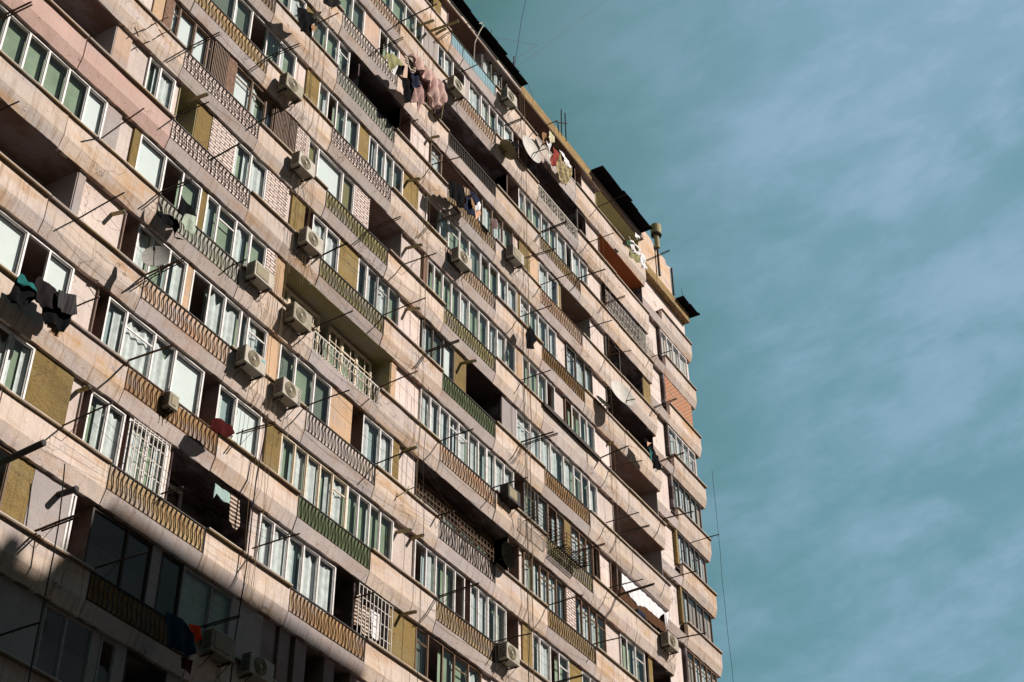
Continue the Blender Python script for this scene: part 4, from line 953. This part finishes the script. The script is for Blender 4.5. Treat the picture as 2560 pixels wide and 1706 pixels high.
# ---------------- laundry ----------------
def cloth(name,label,cat,mat,Y,pts):
    bm=bmesh.new(); vs=[bm.verts.new((p[0],0,p[1])) for p in pts]; f=bm.faces.new(vs)
    us=[p[0] for p in pts]; zs=[p[1] for p in pts]; st=.05
    for ax,lo,hi in ((0,min(us),max(us)),(2,min(zs),max(zs))):
        x=lo+st*.6
        while x<hi:
            no=(1,0,0) if ax==0 else (0,0,1); co=(x,0,0) if ax==0 else (0,0,x)
            bmesh.ops.bisect_plane(bm,geom=bm.verts[:]+bm.edges[:]+bm.faces[:],plane_co=co,plane_no=no); x+=st
    sd=rnd.uniform(0,50); zt=max(zs); puffy='puffy' in label; am=.055 if not puffy else .10
    if Y>.0: am=.018
    for v in bm.verts:
        x,_,z=v.co; dp=(zt-z)
        y=am*(math.sin((x+.2*z)*13+sd+1.5*noise.noise(Vector((x*1.5,z*1.2,sd))))+.35*math.sin((x-.15*z)*31+sd))*min(1,.3+dp)+am*.5*noise.noise(Vector((x*2.0,z*1.2,sd)))
        jx=.02*noise.noise(Vector((x*6,z*6,sd))); v.co=(x+jx,y,z+.02*noise.noise(Vector((z*6,x*6,sd))))
    bm.normal_update(); th=.010 if not puffy else .07
    bmesh.ops.solidify(bm,geom=bm.faces[:],thickness=th)
    c=Vector((sum(us)/len(us),Y,max(zs)))
    for v in bm.verts: v.co=v.co-Vector((c.x,0,c.z))
    me=bpy.data.meshes.new(name); bm.to_mesh(me); bm.free(); me.materials.append(M['g_'+mat])
    for p in me.polygons: p.use_smooth=True
    o=bpy.data.objects.new(name,me); C.collection.objects.link(o); o.location=c; tag(o,label,cat)
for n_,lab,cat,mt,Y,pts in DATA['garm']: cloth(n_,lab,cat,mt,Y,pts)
# ---------------- wire baskets ----------------
def basket(u0,u1,z0,z1,y0,label,net):
    o=empty('wire_basket',((u0+u1)/2,-.1,z0),label,'wire basket'); g=MB().mat('rust')
    for z in (z0,z0+(z1-z0)*.33,z0+(z1-z0)*.66,z1):
        g.tube([(u0,-.05,z),(u0,y0,z),(u1,y0,z),(u1,-.05,z)],.014,4)
    for u in (u0,(u0+u1)/2,u1): g.tube([(u,y0,z0),(u,y0,z1)],.016,4)
    g.build('basket_side','rust',o); b=MB().mat('iron'); n=6
    for k in range(n+1): y=-.05+(y0+.05)*k/n; b.tube([(u0,y,z0),(u1,y,z0)],.012,4)
    if net:
        for k in range(14): u=u0+(u1-u0)*k/13; b.tube([(u,-.05,z0-.006),(min(u+.25,u1),y0,z0-.006)],.014,4); b.tube([(u,-.05,z0-.01),(max(u-.25,u0),y0,z0-.01)],.014,4)
    else:
        for k in range(4): u=u0+(u1-u0)*k/3; b.tube([(u,-.05,z0-.006),(u,y0,z0-.006)],.012,4)
    b.build('basket_floor','iron',o)
basket(18.35,20.05,-.32,.12,-.62,'rusty wire basket with open floor slats, left of two baskets on parapet','')
basket(20.35,22.0,-.38,.08,-.62,'rusty wire basket with meshed floor, right of two baskets on parapet',1)
# balcony cage at the right end
def cage():
    o=empty('balcony_cage',(29.2,-.1,14.0),'white wire cage standing on the parapet end near the right corner','cage'); g=MB().mat('wpaint')
    for k in range(9): u=28.7+k*.15; g.tube([(u,-.05,14.0),(u,-.05,15.2)],.008,4); g.tube([(29.95,-.05+k*.09,14.0),(29.95,-.05+k*.09,15.2)],.008,4)
    for k in range(6): z=14.02+k*.22; g.tube([(28.7,-.05,z),(29.95,-.05,z),(29.95,.75,z)],.008,4)
    g.build('wire_mesh','wpaint',o)
cage()
# ---------------- loose cables ----------------
def cable(u,z0,z1,y,mat,rad,label,k=3,spread=.25,drift=0.):
    g=MB().mat(mat)
    for j in range(k):
        uu=u+rnd.uniform(-spread,spread); q=[]; n=max(6,int((z1-z0)/.7)); sd=rnd.uniform(0,99)
        for i in range(n+1):
            z=z0+(z1-z0)*i/n; q.append((uu+drift*i/n+.16*noise.noise(Vector((sd,z*.35,0))),y+.05*noise.noise(Vector((sd,z*.5,3))),z))
        g.tube(q,rad,4,False)
    tag(g.build('hanging_cable',mat),label,'cable','cables hanging down the facade')
cable(5.35,1,14.6,-.14,'cable',.007,'bundle of thin tan cables hanging in the upper left parapet column',5,.45)
cable(4.9,-9.2,1.0,-.15,'cable',.008,'loose brown cables hanging below the left air conditioners',4,.5)
cable(4.45,-16,-4.2,-.22,'cablek',.022,'thick black cable hanging down at the lower left middle',1,.02,.35)
cable(11.9,-3.0,21,-.16,'cable',.007,'tan cables hanging past the pilasters in the second parapet column',3,.35)
cable(12.25,-14,1.4,-.2,'cablek',.011,'thin black cable hanging down to the green railing level',1,.02)
cable(18.6,-10,21,-.17,'cable',.008,'bundle of tan cables running full height in the third parapet column',4,.22)
cable(18.35,-10,8,-.2,'cablek',.013,'dark cable in the third parapet column, lower half',1,.05)
cable(25.1,0,21,-.15,'cable',.006,'thin tan cables on the parapet right of the fourth railing column',2,.5)
cable(-1.35,-16,-9.5,-.4,'cablek',.02,'black cable hanging in front of the shaded lower left corner',1,.02,-.25)
cable(30.6,1,18.2,.6,'cable',.008,'single cable along the right end of the long parapets',1,.05)
cable(36.9,-2,12.5,.6,'cablek',.01,'thin dark cable hanging free against the sky at the right',1,.05)
# ---------------- antennas and wires on the roof ----------------
def ant(name,label,cat,segs,mat='wire',rad=.012,group=None):
    g=MB().mat(mat)
    for s in segs: g.tube(s,rad,5)
    return tag(g.build(name,mat),label,cat,group)
ant('mast','short roof mast with clamp where the blue cable starts','mast',[[(18.2,.05,21.6),(18.25,.05,22.9)],[(18.05,.05,22.0),(18.4,.05,22.1)],[(18.1,.0,22.35),(18.3,.1,22.35)]],'wire',.035)
ant('blue_cable','thin blue cable rising from the roof mast into the sky','cable',[[(18.25,.05,22.2),(18.34,.03,22.7),(18.52,0,23.95),(18.86,0,25.9),(19.28,0,27.7),(19.9,0,30.2)]],'cableb',.016)
ant('overhead_wire','long grey wire crossing the sky from the roof mast','wire',[[(18.4,.05,22.4),(20.3,0,25.15),(22.07,0,27.85),(24.1,0,31.0),(25.8,0,33.55),(27.63,0,36.28),(29.5,0,39.0)]],'wire',.008)
ant('overhead_wire','faint grey wire from the roof edge to the antenna tip','wire',[[(16.3,.0,22.15),(17.63,0,23.35),(20.25,0,25.53)],[(20.1,0,25.35),(20.3,0,25.6)],[(18.44,0,22.96),(20.19,0,25.48)]],'wire',.008)
ant('overhead_wire','short blue black cable at the very top of the roof edge','wire',[[(14.6,0,22.0),(15.4,0,23.3),(16.0,0,24.4),(16.3,0,25.4)]],'cableb',.014)
ant('antenna','thin upright antenna stub on the roof edge at the upper left','antenna',[[(16.2,0,21.7),(16.35,0,22.7)]],'wire',.018)
ant('aerial_rack','dark rack of three upright rods on the stained roof edge','antenna',[[(21.95,0,21.5),(21.9,0,22.0)],[(22.2,0,21.5),(22.25,0,23.2)],[(22.6,0,21.5),(22.6,0,23.3)],[(21.75,.0,21.95),(22.75,0,22.75)]],'cablek',.028)
ant('antenna','small antenna stub on the black roof sheet at the right corner','antenna',[[(35.0,.4,21.6),(34.95,.4,22.1)]],'wire',.012)
ant('street_light_arm','bent pale metal arm reaching over the roof edge at upper left','metal arm',[[(14.38,-.4,18.71),(14.44,-.4,19.78),(14.67,-.4,20.46),(14.79,-.4,20.8),(15.08,-.4,21.5),(15.02,-.4,21.56),(14.74,-.4,21.23)]],'hose',.02)
ant('overhead_wire','thin guy wire sloping from the roof mast to the stained roof edge','wire',[[(18.43,0,22.32),(19.25,0,22.13),(19.79,0,21.74)]],'wire',.007)
# insulator bars and yagi aerials on the upper left parapets
for k,(u,z) in enumerate(((-1.55,4.9),(-1.25,4.75))):
    ant('wall_aerial',['upper','lower'][k]+' small wall aerial with crossed rods on the upper left parapet','aerial',[[(u,0,z),(u,-.35,z+.05)],[(u,-.35,z+.05),(u+.05,-.75,z+.1)],[(u-.1,-.3,z-.1),(u+.1,-.3,z+.2)],[(u-.15,-.35,z+.1),(u+.1,-.35,z)]],'cable',.014)
ant('wall_aerial','small wall aerial on the parapet right of the green railing','aerial',[[(11.2,0,-3.2),(11.2,-.3,-3.1)],[(11.2,-.3,-3.1),(11.3,-.6,-3.0)],[(11.1,-.3,-3.3),(11.3,-.3,-2.9)]],'pipe',.016)
print('OBJECTS',len(bpy.data.objects))
